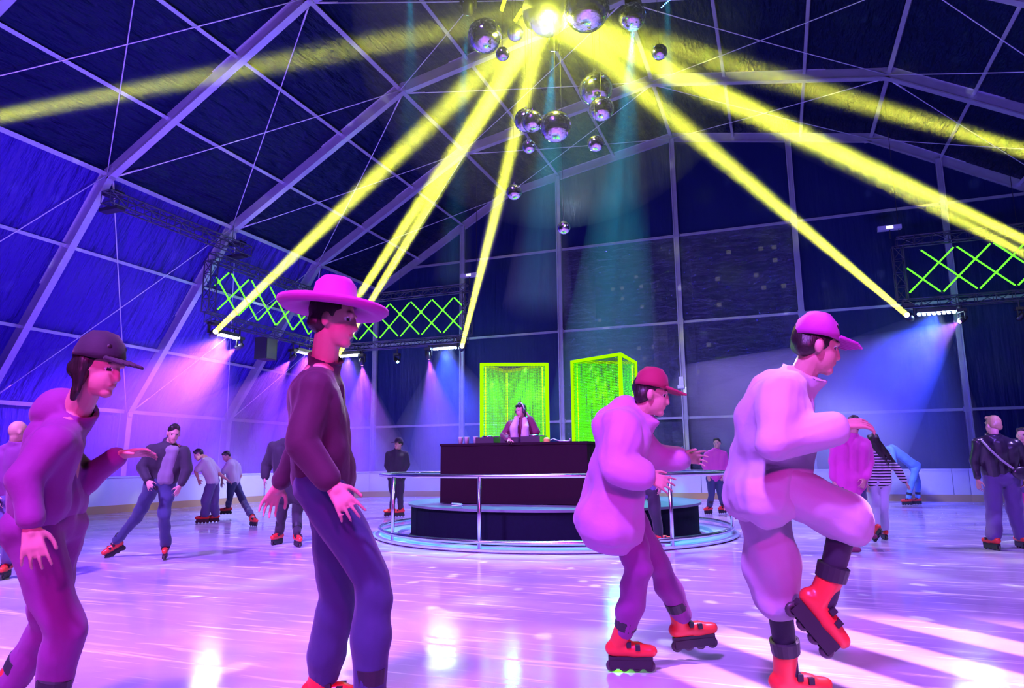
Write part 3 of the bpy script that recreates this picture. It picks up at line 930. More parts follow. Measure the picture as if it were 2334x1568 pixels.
p = rayX(697, 805, XL); led_bar(p, (0, 1, 0), M['lens_dim'], at(690, 1000, depth(p) - 1), 10000, (0.20, 0.03, 1.0), 'dim LED bar with separate dots behind the dark standing skater', 'violet haze below the dim LED bar', 1.4, 7.0)
p = atY(797, 810, YB); led_bar(p, (1, 0, 0), M['lens_w'], at(760, 1010, depth(p) - 2), 13000, (0.08, 0.02, 1.0), 'brightest white LED bar under the left end of the back truss', 'blue haze below the brightest LED bar', 1.2, 7.0)
p = atY(1014, 793, YB); led_bar(p, (1, 0, 0), M['lens_b'], at(1040, 1020, depth(p) - 2), 11000, (0.02, 0.05, 1.0), 'ice blue LED bar under the right end of the left back truss', 'blue haze below the ice blue LED bar', 1.15, 7.0)
p = atY(2135, 713, YB); led_bar(p, (1, 0, 0), M['lens_b'], at(2030, 900, depth(p) - 1), 7000, (0.01, 0.04, 1.0), 'ice blue LED bar under the right truss', 'blue haze below the right LED bar', 1.2, 7.0)

# worklight units on top of the truss ends
def unit(p, lab):
    p = Vector(p)
    t = thing('control_unit', p, lab, 'truss unit')
    mb = MB(); mb.box(p, 0.35, 0.10, 0.07); mb.build('case', mat('grey_case', (0.45, 0.45, 0.5), 0.4), t)
    mb = MB(); mb.box(p + Vector((0, -0.105, 0)), 0.10, 0.006, 0.045); mb.build('indicator', emis('white_indicator', (0.8, 0.8, 1), 2.5), t)
    mb = MB(); mb.tube([p - Vector((0, 0, 0.06)), (p.x, p.y, ZTOP + 0.15)], 0.02, 6); mb.build('stem', M['black'], t)
q = atY(2027, 520, YB); unit((q.x, YB, q.z), 'small white lit unit standing on the right truss')
q = atY(1070, 628, YB); unit((q.x, YB, q.z), 'small lit unit above the right end of the left back truss')

# loudspeaker hung behind the left truss corner
p = atY(606, 790, 23.5)
p = rayX(606, 795, -18.2)
t = thing('loudspeaker', p, 'black loudspeaker hanging beside the far left arch under the truss', 'loudspeaker')
mb = MB(); mb.box(p, 0.28, 0.3, 0.42); mb.build('cabinet', M['black'], t)
mb = MB(); mb.box(p + Vector((0.285, -0.02, 0)), 0.008, 0.26, 0.38); mb.build('grille', M['truss'], t)
mb = MB(); mb.tube([p + Vector((0, 0, 0.42)), (p.x, p.y, ZBOT)], 0.02, 6); mb.build('hanger', M['black'], t)

# cyan top lights
M['haze_c'] = haze('haze_in_cyan_beam', 0.03)
csrc = [((1067, 16), 13.0, (1030, 640), 16.5, 'cyan spotlight high left of the mirror balls', 'narrow cyan light beam falling left of the mirror balls', 0.12, 6500),
        ((1445, 40), 12.6, (1375, 1000), 14.4, 'cyan spotlight behind the round ball right of the big ones', 'wide cyan light beam falling right of the mirror balls', 0.26, 8000),
        ((1262, 100), 14.5, (1225, 700), 17.5, 'cyan spotlight behind the biggest mirror ball', 'faint cyan light beam behind the biggest mirror ball', 0.24, 6500),
        ((935, -60), 13.0, (935, 330), 15.0, None, 'faint cyan light column at the upper left of the mirror balls', 0.16, 4500),
        ((1522, -60), 12.5, (1520, 330), 14.5, None, 'faint cyan light column at the upper right of the mirror balls', 0.12, 5500)]
for (px, py), d0, (tx, ty), d1, lab, blab, ang_, cpow in csrc:
    a, b = at(px, py, d0), at(tx, ty, d1)
    d = (b - a).normalized()
    if lab:
        h, tip = moving_head(a, d, M['lens_c'], lab, 0.8)
        mb = MB(); mb.tube([a + Vector((0, 0, 0.34)), (a.x, a.y, roofz(a.x) - 0.1)], 0.012, 6); mb.build('drop_pole', M['black'], h)
    else:
        tip = a
    L = (b - tip).length
    o = lamp('beam_lamp', 'SPOT', tip, b, cpow, CYAN, spot_size=ang_ * 1.15, spot_blend=0.6, shadow_soft_size=0.03)
    gobo(o, streaks(3.0, 0.36, 0.62, px * 0.01))
    cone_haze('haze_beam', tip + d * 0.5, b, 0.07 + 0.5 * math.tan(ang_ / 2) * 1.15, 0.07 + L * math.tan(ang_ / 2) * 1.15, M['haze_c'], blab)

# ------------------------------------------------------------------ mirror balls
def mirror_mat(rough, name):
    m_ = bpy.data.materials.new(name)
    m_.use_nodes = True
    nt = m_.node_tree; b = nt.nodes['Principled BSDF']
    b.inputs['Metallic'].default_value = 1.0
    b.inputs['Roughness'].default_value = rough
    tc = nt.nodes.new('ShaderNodeTexCoord')
    v = nt.nodes.new('ShaderNodeTexVoronoi'); v.inputs['Scale'].default_value = 9
    nt.links.new(tc.outputs['Generated'], v.inputs['Vector'])
    mx = nt.nodes.new('ShaderNodeMix'); mx.data_type = 'RGBA'
    mx.inputs[6].default_value = (0.93, 0.94, 0.95, 1); mx.inputs[7].default_value = (1.0, 1.0, 1.0, 1)
    nt.links.new(v.outputs['Distance'], mx.inputs[0]); nt.links.new(mx.outputs[2], b.inputs['Base Color'])
    return m_
M['mirror'] = mirror_mat(0.12, 'mirror_tiles')
M['mirror_soft'] = mirror_mat(0.30, 'mirror_tiles_soft')
def mirror_ball(px, py, rpx, d, label, soft=False):
    c = at(px, py, d); r = rpx / FPX * d
    t = thing('mirror_ball', c, label, 'mirror ball', 'mirror balls hung over the stage')
    nv = int(max(14, min(34, 14 + r * 60))); nu = nv * 2
    mb = MB()
    # rows of separate flat tiles, each very slightly tipped
    for j in range(nv):
        t0 = -PI / 2 + PI * j / nv; t1 = -PI / 2 + PI * (j + 1) / nv
        m_ = max(6, int(nu * math.cos((t0 + t1) / 2)))
        for i in range(m_):
            q0, q1 = 2 * PI * i / m_, 2 * PI * (i + 1) / m_
            n_ = [Vector((math.cos(tt) * math.cos(qq), math.cos(tt) * math.sin(qq), math.sin(tt))) for tt, qq in ((t0, q0), (t0, q1), (t1, q1), (t1, q0))]
            j_ = [1 + random.uniform(-0.0035, 0.0035) for _ in range(2)]
            vs_ = [c + n_[0] * r * j_[0], c + n_[1] * r * j_[1], c + n_[2] * r * j_[1], c + n_[3] * r * j_[0]]
            if j == 0: mb.add([vs_[0], vs_[2], vs_[3]], [(0, 1, 2)])
            elif j == nv - 1: mb.add([vs_[0], vs_[1], vs_[2]], [(0, 1, 2)])
            else: mb.add(vs_, [(0, 1, 2, 3)])
    mb.build('tile_sphere', M['mirror_soft'] if soft else M['mirror'], t)
    mb = MB(); mb.lathe([(0.001, r * 0.97), (max(0.02, r * 0.16), r * 0.97), (max(0.02, r * 0.16), r * 1.08), (0.008, r * 1.08), (0.008, r * 1.3)], c, n=12); mb.build('hanger_cap', M['chrome'], t)
    mb = MB(); mb.tube([c + Vector((0, 0, r * 1.25)), (c.x, c.y, roofz(c.x) - 0.08)], 0.0035, 5); mb.build('hanging_wire', M['black'], t)
balls = [(1105, 82, 39, 12.4, 'large mirror ball at upper left, just right of the narrow cyan beam', 0),
         (1146, 123, 16, 12.0, 'small mirror ball touching the lower right of the large upper left ball', 0),
         (1175, 75, 19, 12.7, 'small pale mirror ball between the large left ball and the glowing ball', 1),
         (1245, 26, 55, 12.6, 'biggest mirror ball, glowing yellow where the beams meet', 1),
         (1337, 20, 52, 11.8, 'big violet mirror ball right beside the glowing one', 0),
         (1441, 38, 31, 12.4, 'medium mirror ball at the head of the wide cyan beam', 0),
         (1503, 119, 18, 12.0, 'small mirror ball hanging apart, farthest right of all', 0),
         (1358, 203, 38, 12.8, 'large speckled mirror ball halfway down on the right of the cluster', 0),
         (1371, 249, 28, 12.3, 'medium mirror ball overlapping the lower edge of the large speckled one', 0),
         (1199, 274, 27, 12.5, 'medium mirror ball half hidden at the left of the low group', 0),
         (1214, 277, 25, 12.1, 'medium mirror ball in the middle of the low group of three', 0),
         (1267, 289, 36, 11.9, 'large mirror ball at the right of the low group of three', 0),
         (1206, 334, 16, 12.2, 'small mirror ball just under the low group of three', 0),
         (1358, 327, 19, 12.0, 'small mirror ball below the speckled pair on the right', 0),
         (1172, 438, 18, 11.8, 'small mirror ball hanging low against the steep yellow beam', 0),
         (1285, 519, 15, 11.9, 'lowest and smallest mirror ball, in front of a gable column', 0)]
for b_ in balls:
    mirror_ball(*b_[:5], soft=bool(b_[5]))
# yellow tubes and blue dotted strip at the top of the cluster
a, b = at(1143, 24, 13.2), at(1152, -6, 13.2)
mb = MB(); mb.tube([a, b], 0.035, 8)
M['yellow_tube'] = emis('yellow_led_tube', (0.8, 1.0, 0.02), 5)
tag(mb.build('yellow_light_tube', M['yellow_tube']), 'short yellow light tube at the top, left of the glowing ball, upper of two', 'light tube')
a, b = at(1174, 48, 13.2), at(1190, 22, 13.2)
mb = MB(); mb.tube([a, b], 0.035, 8)
tag(mb.build('yellow_light_tube', M['yellow_tube']), 'short yellow light tube touching the glowing ball, lower of two', 'light tube')
a, b = at(1508, 17, 13.0), at(1530, -4, 13.0)
mb = MB()
for k_ in range(7): mb.ell(a.lerp(b, k_ / 6), 0.014, 0.014, 0.014, None, 8, 6)
tag(mb.build('dotted_light_strip', emis('blue_dots', (0.1, 0.3, 1.0), 9)), 'short strip of blue dots at the top right of the mirror balls', 'light strip')

# added point lamp for the ball's glow in the haze, gobo for tile rays
GL = at(1262, 66, 11.9)
def ballrays(nt, nrm):
    v = nt.nodes.new('ShaderNodeTexVoronoi'); v.inputs['Scale'].default_value = 11
    nt.links.new(nrm, v.inputs['Vector'])
    r = nt.nodes.new('ShaderNodeMapRange'); r.inputs[1].default_value = 0.36; r.inputs[2].default_value = 0.16; r.inputs[3].default_value = 0.45; r.inputs[4].default_value = 3.0
    nt.links.new(v.outputs['Distance'], r.inputs[0])
    return r.outputs[0]
o = lamp('added_ball_glow', 'POINT', GL, GL - Vector((0, 0, 1)), 900, (0.80, 0.90, 0.06), shadow_soft_size=0.10)
gobo(o, ballrays)
mb = MB(); mb.ell(GL, 3.4, 3.4, 3.4, None, 32, 20)
tag(mb.build('haze_glow', haze('haze_round_glowing_ball', 0.018), origin=GL), 'yellow haze glowing round the biggest mirror ball', 'haze', kind='stuff')
# added unseen lamp below the balls, dot gobo for their tile reflections
def dots(nt, nrm):
    v = nt.nodes.new('ShaderNodeTexVoronoi'); v.inputs['Scale'].default_value = 17
    nt.links.new(nrm, v.inputs['Vector'])
    r = nt.nodes.new('ShaderNodeMapRange'); r.inputs[1].default_value = 0.17; r.inputs[2].default_value = 0.12; r.inputs[3].default_value = 0.0; r.inputs[4].default_value = 1.0
    nt.links.new(v.outputs['Distance'], r.inputs[0])
    return r.outputs[0]
o = lamp('added_ball_dots', 'POINT', at(1310, 470, 11.3), (0, 0, 0), 3500, (0.80, 0.82, 1.0), shadow_soft_size=0.02)
gobo(o, dots)
# added unseen overhead lamp striping the near right floor
def stripes(nt, nrm):
    sp = nt.nodes.new('ShaderNodeSeparateXYZ'); nt.links.new(nrm, sp.inputs[0])
    u = mathn(nt, 'DIVIDE', sp.outputs[0], mathn(nt, 'ABSOLUTE', sp.outputs[2]))
    s = mathn(nt, 'SINE', mathn(nt, 'MULTIPLY', u, 58.0))
    r = nt.nodes.new('ShaderNodeMapRange'); r.inputs[1].default_value = -0.1; r.inputs[2].default_value = 0.35; r.inputs[3].default_value = 0.0; r.inputs[4].default_value = 1.0
    nt.links.new(s, r.inputs[0])
    return r.outputs[0]
o = lamp('added_stripe_lamp', 'SPOT', (1.0, 4.4, 6.5), (1.0, 4.4, 0.0), 8000, (0.75, 0.35, 1.0), spot_size=0.62, spot_blend=0.7, shadow_soft_size=0.02)
o.rotation_euler = (0, 0, math.radians(-46 + 90))
gobo(o, stripes)

# ------------------------------------------------------------------ small fixed things
# EXIT sign on the far left of the gable
p = atY(752, 979, 28.5)
t = thing('exit_sign', p, 'small red lit EXIT sign on the far back wall', 'exit sign')
mb = MB(); mb.box(p, 0.24, 0.03, 0.11); mb.build('case', M['black'], t)
cu = bpy.data.curves.new('exit_text', 'FONT'); cu.body = 'EXIT'; cu.size = 0.2; cu.extrude = 0.004; cu.align_x = 'CENTER'; cu.align_y = 'CENTER'
tmp = bpy.data.objects.new('tmp', cu); COL.objects.link(tmp)
dg = bpy.context.evaluated_depsgraph_get(); dg.update()
me = bpy.data.meshes.new_from_object(tmp.evaluated_get(dg)); bpy.data.objects.remove(tmp)
me.materials.clear(); me.materials.append(M['red_led'])
o = bpy.data.objects.new('lettering', me); COL.objects.link(o); o.parent = t; o.location = (0, -0.035, 0); o.rotation_euler = (PI / 2, 0, 0); BASE[o] = p
# box on the gable column
p = atY(1553, 868, 28.45)
t = thing('column_camera', p, 'small white camera box clamped to a gable column beside the clear panes', 'camera')
mb = MB(); mb.box(p, 0.09, 0.07, 0.16); mb.build('housing', mat('white_plastic', (0.7, 0.7, 0.75), 0.4), t)
mb = MB(); mb.box(p + Vector((-0.02, -0.02, -0.24)), 0.13, 0.09, 0.07); mb.build('bracket', mat('white_plastic_2', (0.7, 0.7, 0.75), 0.4), t)
# office towers beyond the clear panes
def tower_mat(seed, dens):
    m_ = bpy.data.materials.new('night_facade')
    m_.use_nodes = True
    nt = m_.node_tree; b = nt.nodes['Principled BSDF']
    b.inputs['Base Color'].default_value = (0.05, 0.06, 0.09, 1); b.inputs['Roughness'].default_value = 0.3
    tc = nt.nodes.new('ShaderNodeTexCoord'); sp = nt.nodes.new('ShaderNodeSeparateXYZ'); nt.links.new(tc.outputs['Object'], sp.inputs[0])
    u = mathn(nt, 'MULTIPLY', mathn(nt, 'ADD', sp.outputs[0], sp.outputs[1]), 1.3); w = mathn(nt, 'MULTIPLY', sp.outputs[2], 0.6)
    def inside(s, k_):
        return mathn(nt, 'LESS_THAN', mathn(nt, 'ABSOLUTE', mathn(nt, 'SUBTRACT', mathn(nt, 'FRACT', s), 0.5)), k_)
    cb = nt.nodes.new('ShaderNodeCombineXYZ')
    nt.links.new(mathn(nt, 'FLOOR', u), cb.inputs[0]); nt.links.new(mathn(nt, 'FLOOR', w), cb.inputs[1]); cb.inputs[2].default_value = seed
    wn = nt.nodes.new('ShaderNodeTexWhiteNoise'); nt.links.new(cb.outputs[0], wn.inputs['Vector'])
    lit = mathn(nt, 'LESS_THAN', wn.outputs['Value'], dens)
    e = mathn(nt, 'MULTIPLY', mathn(nt, 'MULTIPLY', inside(u, 0.36), inside(w, 0.16)), lit)
    nt.links.new(mathn(nt, 'MULTIPLY', e, 0.5), b.inputs['Emission Strength'])
    b.inputs['Emission Color'].default_value = (0.9, 0.72, 0.5, 1)
    return m_
for (px0, px1, ytop, d, lab, sd) in ((1590, 1800, 560, 95, 'dark office tower with lit windows seen through the clear panes', 1.0), (1380, 1500, 640, 120, 'dimmer office tower left of the first one beyond the clear panes', 4.0)):
    a, b = at(px0, ytop, d), at(px1, ytop, d)
    c = (a + b) / 2; w = (b - a).length / 2
    mb = MB(); mb.box((c.x, c.y, c.z / 2 - 0.1), w, 8, c.z / 2); mb.box((c.x, c.y, c.z + 0.6), w * 0.6, 5, 0.8)
    tag(mb.build('office_tower', tower_mat(sd, 0.07), origin=(c.x, c.y, -0.2)), lab, 'building')

# ------------------------------------------------------------------ people
RH = Vector((RX.x, RX.y, 0)).normalized()     # right, level
FH = Vector((FW.x, FW.y, 0)).normalized()     # away from the lens, level
UP = Vector((0, 0, 1))
def rel(a, b, c):
    """direction from right, up and away amounts"""
    return (RH * a + UP * b + FH * c).normalized()

def fuse(mb, name, material, parent, voxel, smooth=4, wrinkle=0.0, seed=0.0, freq=14.0):
    """one continuous surface over the overlapping solids in mb"""
    me = bpy.data.meshes.new('tmp')
    o0 = BASE[parent]
    me.from_pydata([tuple(Vector(v) - o0) for v in mb.v], [], mb.f)
    me.update()
    ob = bpy.data.objects.new('tmp', me); COL.objects.link(ob)
    rm = ob.modifiers.new('r', 'REMESH'); rm.mode = 'VOXEL'; rm.voxel_size = voxel; rm.adaptivity = 0.0
    if smooth:
        sm = ob.modifiers.new('s', 'SMOOTH'); sm.factor = 0.5; sm.iterations = smooth
    dg = bpy.context.evaluated_depsgraph_get()
    nm = bpy.data.meshes.new_from_object(ob.evaluated_get(dg))
    bpy.data.objects.remove(ob); bpy.data.meshes.remove(me)
    n = len(nm.vertices)
    if wrinkle:
        co = np.empty(n * 3); nm.vertices.foreach_get('co', co); co = co.reshape(-1, 3)
        no = np.empty(n * 3); nm.vertices.foreach_get('normal', no); no = no.reshape(-1, 3)
        w = np.zeros(n)
        r2 = np.random.default_rng(int(seed * 10) + 3)
        for k in range(7):
            d = r2.normal(size=3); d[2] *= 1.6; d /= np.linalg.norm(d)
            w += np.sin(co @ d * freq * (0.6 + 0.35 * k) + r2.uniform(0, 6) + 1.2 * np.sin(co @ r2.normal(size=3) * 5)) / (1 + 0.35 * k)
        co += no * (w * wrinkle / 2.2)[:, None]
        nm.vertices.foreach_set('co', co.ravel())
    nm.materials.clear()
    for mt in (material if isinstance(material, (list, tuple)) else [material]):
        nm.materials.append(mt)
    nm.polygons.foreach_set('use_smooth', [True] * len(nm.polygons))
    nm.polygons.foreach_set('material_index', [0] * len(nm.polygons))
    nm.update()
    nm.name = name
    o = bpy.data.objects.new(name, nm); COL.objects.link(o); o.parent = parent
    BASE[o] = o0
    return o

def paint_spots(o, spots):
    """give the faces near each (point, radius, material slot, outward) another material"""
    me = o.data
    n = len(me.polygons)
    c = np.empty(n * 3); me.polygons.foreach_get('center', c); c = c.reshape(-1, 3)
    idx = np.zeros(n, dtype=np.int32)
    o0 = BASE[o]
    for p, (ra, rb_), slot, S, U in spots:
        q = c - np.array(p - o0)
        s_ = q @ np.array(S); u_ = q @ np.array(U)
        d2 = (s_ / ra) ** 2 + (u_ / rb_) ** 2
        far = np.linalg.norm(q, axis=1) < 0.05
        idx[(d2 < 1) & far] = slot
    me.polygons.foreach_set('material_index', idx)

def hand(mb, w, d, nrm, s, curl=0.5, side=1, thumb=0.7):
    """palm, four unequal fingers and a thumb: d along the fingers, nrm out of the palm, thumb on the side given"""
    d = d.normalized(); nrm = (nrm - d * nrm.dot(d)).normalized()
    sd = d.cross(nrm) * side
    for k in range(4):
        off = sd * ((1.5 - k) * 0.020 * s)
        mb.cap(w + off * 0.55 + d * 0.012 * s, w + off + d * 0.088 * s, 0.0145 * s, 0.0115 * s, 8)
    mb.cap(w - d * 0.015 * s, w + d * 0.03 * s, 0.024 * s, 0.022 * s, 8)
    for k, L in enumerate((0.074, 0.084, 0.078, 0.060)):
        p = w + sd * ((1.5 - k) * 0.0225 * s) + d * 0.088 * s
        a = 0.0
        for j, f in enumerate((0.46, 0.31, 0.23)):
            a += curl * (0.55 + 0.12 * k) * (1.0 if j else 0.7)
            q = p + (d * math.cos(a) + nrm * math.sin(a) + sd * (0.13 * (1.5 - k))) * (L * f * s)
            mb.cap(p, q, (0.0088 - 0.0007 * j) * s, (0.0082 - 0.0008 * j) * s, 8)
            p = q
    p = w + sd * 0.022 * s + d * 0.022 * s
    for j, f in enumerate((0.040, 0.032, 0.026)):
        q = p + (sd * (0.85 - 0.3 * j) * thumb + d * (0.55 + 0.25 * j) + nrm * 0.30).normalized() * (f * s)
        mb.cap(p, q, (0.0115 - 0.001 * j) * s, (0.0105 - 0.001 * j) * s, 8)
        p = q

def limb(mb, a, b, c, r0, r1, r2, n=12):
    mb.cap(a, b, r0, r1, n); mb.cap(b, c, r1, r2, n)

def skate(P, ank, toe, up, s, shell=None, shin=None):
    """inline rental skate: shell, liner cuff, straps, frame and four wheels"""
    toe = toe.normalized(); up = (up - toe * up.dot(toe)).normalized(); sd = toe.cross(up)
    ax = (toe, sd, up)
    sole = ank - up * 0.082 * s
    sh = (shin or up).normalized()
    sX = (toe - sh * toe.dot(sh)).normalized()
    mb = MB()
    mb.cap(sole + toe * (-0.055 * s) + up * 0.042 * s, sole + toe * (0.09 * s) + up * 0.040 * s, 0.044 * s, 0.042 * s, 12)
    mb.cap(sole + toe * (0.06 * s) + up * 0.034 * s, sole + toe * (0.165 * s) + up * 0.030 * s, 0.043 * s, 0.034 * s, 12)
    mb.cap(ank - toe * 0.020 * s - up * 0.01 * s, ank + sh * 0.115 * s, 0.052 * s, 0.058 * s, 12)
    o = fuse(mb, 'skate', shell or M['skate_red'], P, 0.010 * max(s, 0.9), 2)
    BASE[o] = BASE[P]
    mb = MB()
    mb.lathe([(0.064 * s, 0.10 * s), (0.067 * s, 0.16 * s), (0.055 * s, 0.165 * s), (0.052 * s, 0.10 * s)], ank, (sX, sh.cross(sX), sh), n=18, close=True)
    mb.build('cuff', M['skate_black'], o)
    for t_, h in ((0.035, 0.045), (0.085, 0.03)):
        c = sole + toe * (t_ * s) + up * (h + 0.026) * s
        mb = MB(); mb.bar(c - sd * 0.05 * s, c + sd * 0.05 * s, 0.026 * s, 0.030 * s, up)
        mb.build('strap', M['skate_black'], o)
    mb = MB()
    mb.box(sole - up * 0.014 * s + toe * 0.045 * s, 0.125 * s, 0.020 * s, 0.016 * s, ax)
    for sg in (-1, 1):
        mb.box(sole - up * 0.040 * s + toe * 0.045 * s + sd * 0.021 * s * sg, 0.118 * s, 0.003 * s, 0.022 * s, ax)
    mb.build('wheel_frame', M['skate_black'], o)
    for k in range(4):
        c = sole - up * 0.050 * s + toe * (-0.062 + 0.071 * k) * s
        mb = MB(); mb.lathe([(0.010 * s, -0.012 * s), (0.026 * s, -0.012 * s), (0.033 * s, -0.004 * s), (0.033 * s, 0.004 * s), (0.026 * s, 0.012 * s), (0.010 * s, 0.012 * s)], c, (toe, up, sd), n=16, close=True)
        mb.build('wheel', M['wheel'], o, smooth=True)
    return o
ANK = 0.165          # ankle height over the floor on skates

def person(label, base, J, face, s=1.0, voxel=0.011, top=None, topkind='jacket', legs=None, legkind='trousers', hair='short', hairmat=None,
           feet=((1, 0, 0), (1, 0, 0)), feetup=None, hat=None, hatmat=None, handspec=None, shoes='skate', puff=0.0, flare=0.0, hem=0.0, headtilt=(0, 0, 1), skin=None, extra=None, wr=0.008, chestdir=None):
    """J: world joints head neck chest pelvis shL shR elL elR wrL wrR knL knR anL anR (L is image left)"""
    P = thing('person', base, label, 'person')
    F = Vector(face).normalized(); U = Vector(headtilt); U = (U - F * U.dot(F)).normalized(); S = F.cross(U)
    h = J['head']; sk = skin or M['skin']
    ax = (S, F, U)
    hip = J['pelvis']
    hl, hr = J.get('hipL', hip + (J['shL'] - J['shR']) * 0.26), J.get('hipR', hip + (J['shR'] - J['shL']) * 0.26)
    mid = (J['shL'] + J['shR']) / 2
    # ---- body
    b = MB()
    b.ell(h + U * 0.022 * s - F * 0.012 * s, 0.074 * s, 0.094 * s, 0.098 * s, ax)
    b.ell(h + F * 0.026 * s - U * 0.040 * s, 0.057 * s, 0.062 * s, 0.078 * s, ax)
    b.ell(h + F * 0.058 * s - U * 0.098 * s, 0.030 * s, 0.026 * s, 0.022 * s, ax, 12, 8)
    b.cap(h + F * 0.084 * s + U * 0.004 * s, h + F * 0.093 * s - U * 0.034 * s, 0.010 * s, 0.0145 * s, 10)
    b.cap(h + F * 0.076 * s + U * 0.022 * s - S * 0.036 * s, h + F * 0.076 * s + U * 0.022 * s + S * 0.036 * s, 0.011 * s, 0.011 * s, 8)
    b.cap(h + F * 0.080 * s - U * 0.064 * s - S * 0.015 * s, h + F * 0.080 * s - U * 0.064 * s + S * 0.015 * s, 0.0085 * s, None, 8)
    for sg in (-1, 1):
        b.ell(h - F * 0.012 * s - U * 0.012 * s + S * 0.074 * s * sg, 0.013 * s, 0.020 * s, 0.033 * s, ax, 10, 8)
    b.cap(h - U * 0.06 * s - F * 0.02 * s, J['neck'], 0.054 * s, 0.060 * s)
    b.cap(J['neck'], J['neck'].lerp(J['shL'], 0.75), 0.058 * s, 0.050 * s); b.cap(J['neck'], J['neck'].lerp(J['shR'], 0.75), 0.058 * s, 0.050 * s)
    b.cap(J['neck'].lerp(mid, 0.6), hip, 0.085 * s, 0.10 * s)
    for sh, hp in ((J['shL'], hl), (J['shR'], hr)):
        b.cap(sh.lerp(mid, 0.38) + (hip - mid) * 0.12, hp.lerp(hip, 0.2), 0.092 * s, 0.088 * s)
    for i, (sh, el, wr_) in enumerate(((J['shL'], J['elL'], J['wrL']), (J['shR'], J['elR'], J['wrR']))):
        limb(b, sh, el, wr_, 0.052 * s, 0.040 * s, 0.027 * s)
        hs = (handspec or {}).get('LR'[i], {})
        d = Vector(hs['d']) if 'd' in hs else (wr_ - el)
        nrm = Vector(hs['n']) if 'n' in hs else (hip - wr_)
        if nrm.cross(d).length < 1e-3: nrm = FH.copy()
        hand(b, wr_ + (wr_ - el).normalized() * 0.012 * s, d, nrm, s, hs.get('curl', 0.45), hs.get('side', 1 if i == 0 else -1))
    for i, (hp, kn, an) in enumerate(((hl, J['knL'], J['anL']), (hr, J['knR'], J['anR']))):
        limb(b, hp, kn, an, 0.086 * s, 0.056 * s, 0.038 * s)
        t = Vector(feet[i]).normalized(); u = Vector(feetup[i]).normalized() if feetup and feetup[i] else UP
        u = (u - t * u.dot(t)).normalized()
        b.cap(an - u * 0.03 * s - t * 0.03 * s, an - u * 0.045 * s + t * 0.13 * s, 0.035 * s, 0.028 * s)
    body = fuse(b, 'body', [sk, M['eyewhite'], M['eye'], M['lip']], P, min(voxel * 0.62 if voxel <= 0.0105 else voxel * 0.8, 0.0105), 3)
    spots = []
    for sg in (-1, 1):
        e = h + F * 0.082 * s + U * 0.000 * s + S * 0.031 * s * sg
        spots += [(e, (0.015 * s, 0.0085 * s), 1, S, U), (e, (0.0075 * s, 0.0085 * s), 2, S, U)]
    spots.append((h + F * 0.088 * s - U * 0.064 * s, (0.023 * s, 0.009 * s), 3, S, U))
    paint_spots(body, spots)
    # ---- top
    g = 0.020 * s + puff
    c = MB()
    nk = J['neck'] + (mid - J['neck']) * 0.25
    c.cap(nk, J['neck'].lerp(J['shL'], 0.85), 0.058 * s + g, 0.046 * s + g); c.cap(nk, J['neck'].lerp(J['shR'], 0.85), 0.058 * s + g, 0.046 * s + g)
    end = hip + (hip - mid).normalized() * hem
    c.cap(mid, end, 0.095 * s + g, 0.105 * s + g)
    for sh, hp in ((J['shL'], hl), (J['shR'], hr)):
        c.cap(sh.lerp(mid, 0.34) + (hip - mid) * 0.10, hp.lerp(hip, 0.12) + (hip - mid).normalized() * hem, 0.092 * s + g, 0.094 * s + g + max(0, hem) * 0.25)
    for sh, el, wr_ in ((J['shL'], J['elL'], J['wrL']), (J['shR'], J['elR'], J['wrR'])):
        if topkind == 'tee':
            c.cap(sh, sh.lerp(el, 0.72), 0.056 * s + g, 0.058 * s + g)
        else:
            limb(c, sh, el, el.lerp(wr_, 0.93), 0.056 * s + g, 0.046 * s + g, 0.034 * s + g * 0.8)
    if topkind == 'hood':
        c.ell(J['neck'] - F * 0.06 * s + UP * 0.02, 0.11 * s, 0.10 * s, 0.09 * s, ax)
    if topkind in ('jacket', 'hood', 'collar'):
        n_ = (h - J['neck']).normalized(); X_, Y_, Z_ = frame_of(n_)
        c.lathe([(0.066 * s + g * 0.5, -0.03 * s), (0.075 * s + g * 0.6, 0.055 * s), (0.060 * s + g * 0.5, 0.058 * s), (0.050 * s, -0.03 * s)], J['neck'], (X_, Y_, Z_), n=20, close=True)
    fuse(c, {'tee': 'top', 'sweater': 'sweater'}.get(topkind, 'jacket'), top, P, voxel * 1.15, 3, wr * 1.7 + puff * 0.25, hash_(label), 15)
    # ---- legs
    c = MB(); g2 = 0.016 * s
    c.cap(hl, hr, 0.098 * s + g2, None); c.cap(hip, hip + (mid - hip).normalized() * 0.10 * s, 0.108 * s + g2 * 0.6, 0.100 * s + g2 * 0.6)
    for hp, kn, an in ((hl, J['knL'], J['anL']), (hr, J['knR'], J['anR'])):
        if legkind == 'shorts':
            c.cap(hp, kn.lerp(an, 0.08), 0.092 * s + g2, 0.082 * s + g2 + flare)
        else:
            limb(c, hp, kn, kn.lerp(an, 0.90), 0.090 * s + g2, 0.062 * s + g2 + flare * 0.6, 0.047 * s + g2 + flare)
    fuse(c, 'shorts' if legkind == 'shorts' else 'trousers', legs, P, voxel * 1.15, 3, wr * 1.4, hash_(label) + 1, 18)
    if legkind == 'shorts':
        c = MB()
        for hp, kn, an in ((hl, J['knL'], J['anL']), (hr, J['knR'], J['anR'])):
            limb(c, hp.lerp(kn, 0.5), kn, an, 0.078 * s, 0.064 * s, 0.046 * s)
        c2 = MB(); c2.v, c2.f, c2.mi = c.v, c.f, c.mi
        fuse(c2, 'leg_shade', M['shade_cloth'], P, voxel * 1.1, 3, 0.002, 1, 20)  # dark lower legs paint in the shadow zone under the white thighs
    # ---- hair, hat
    hm = hairmat or M['hair']
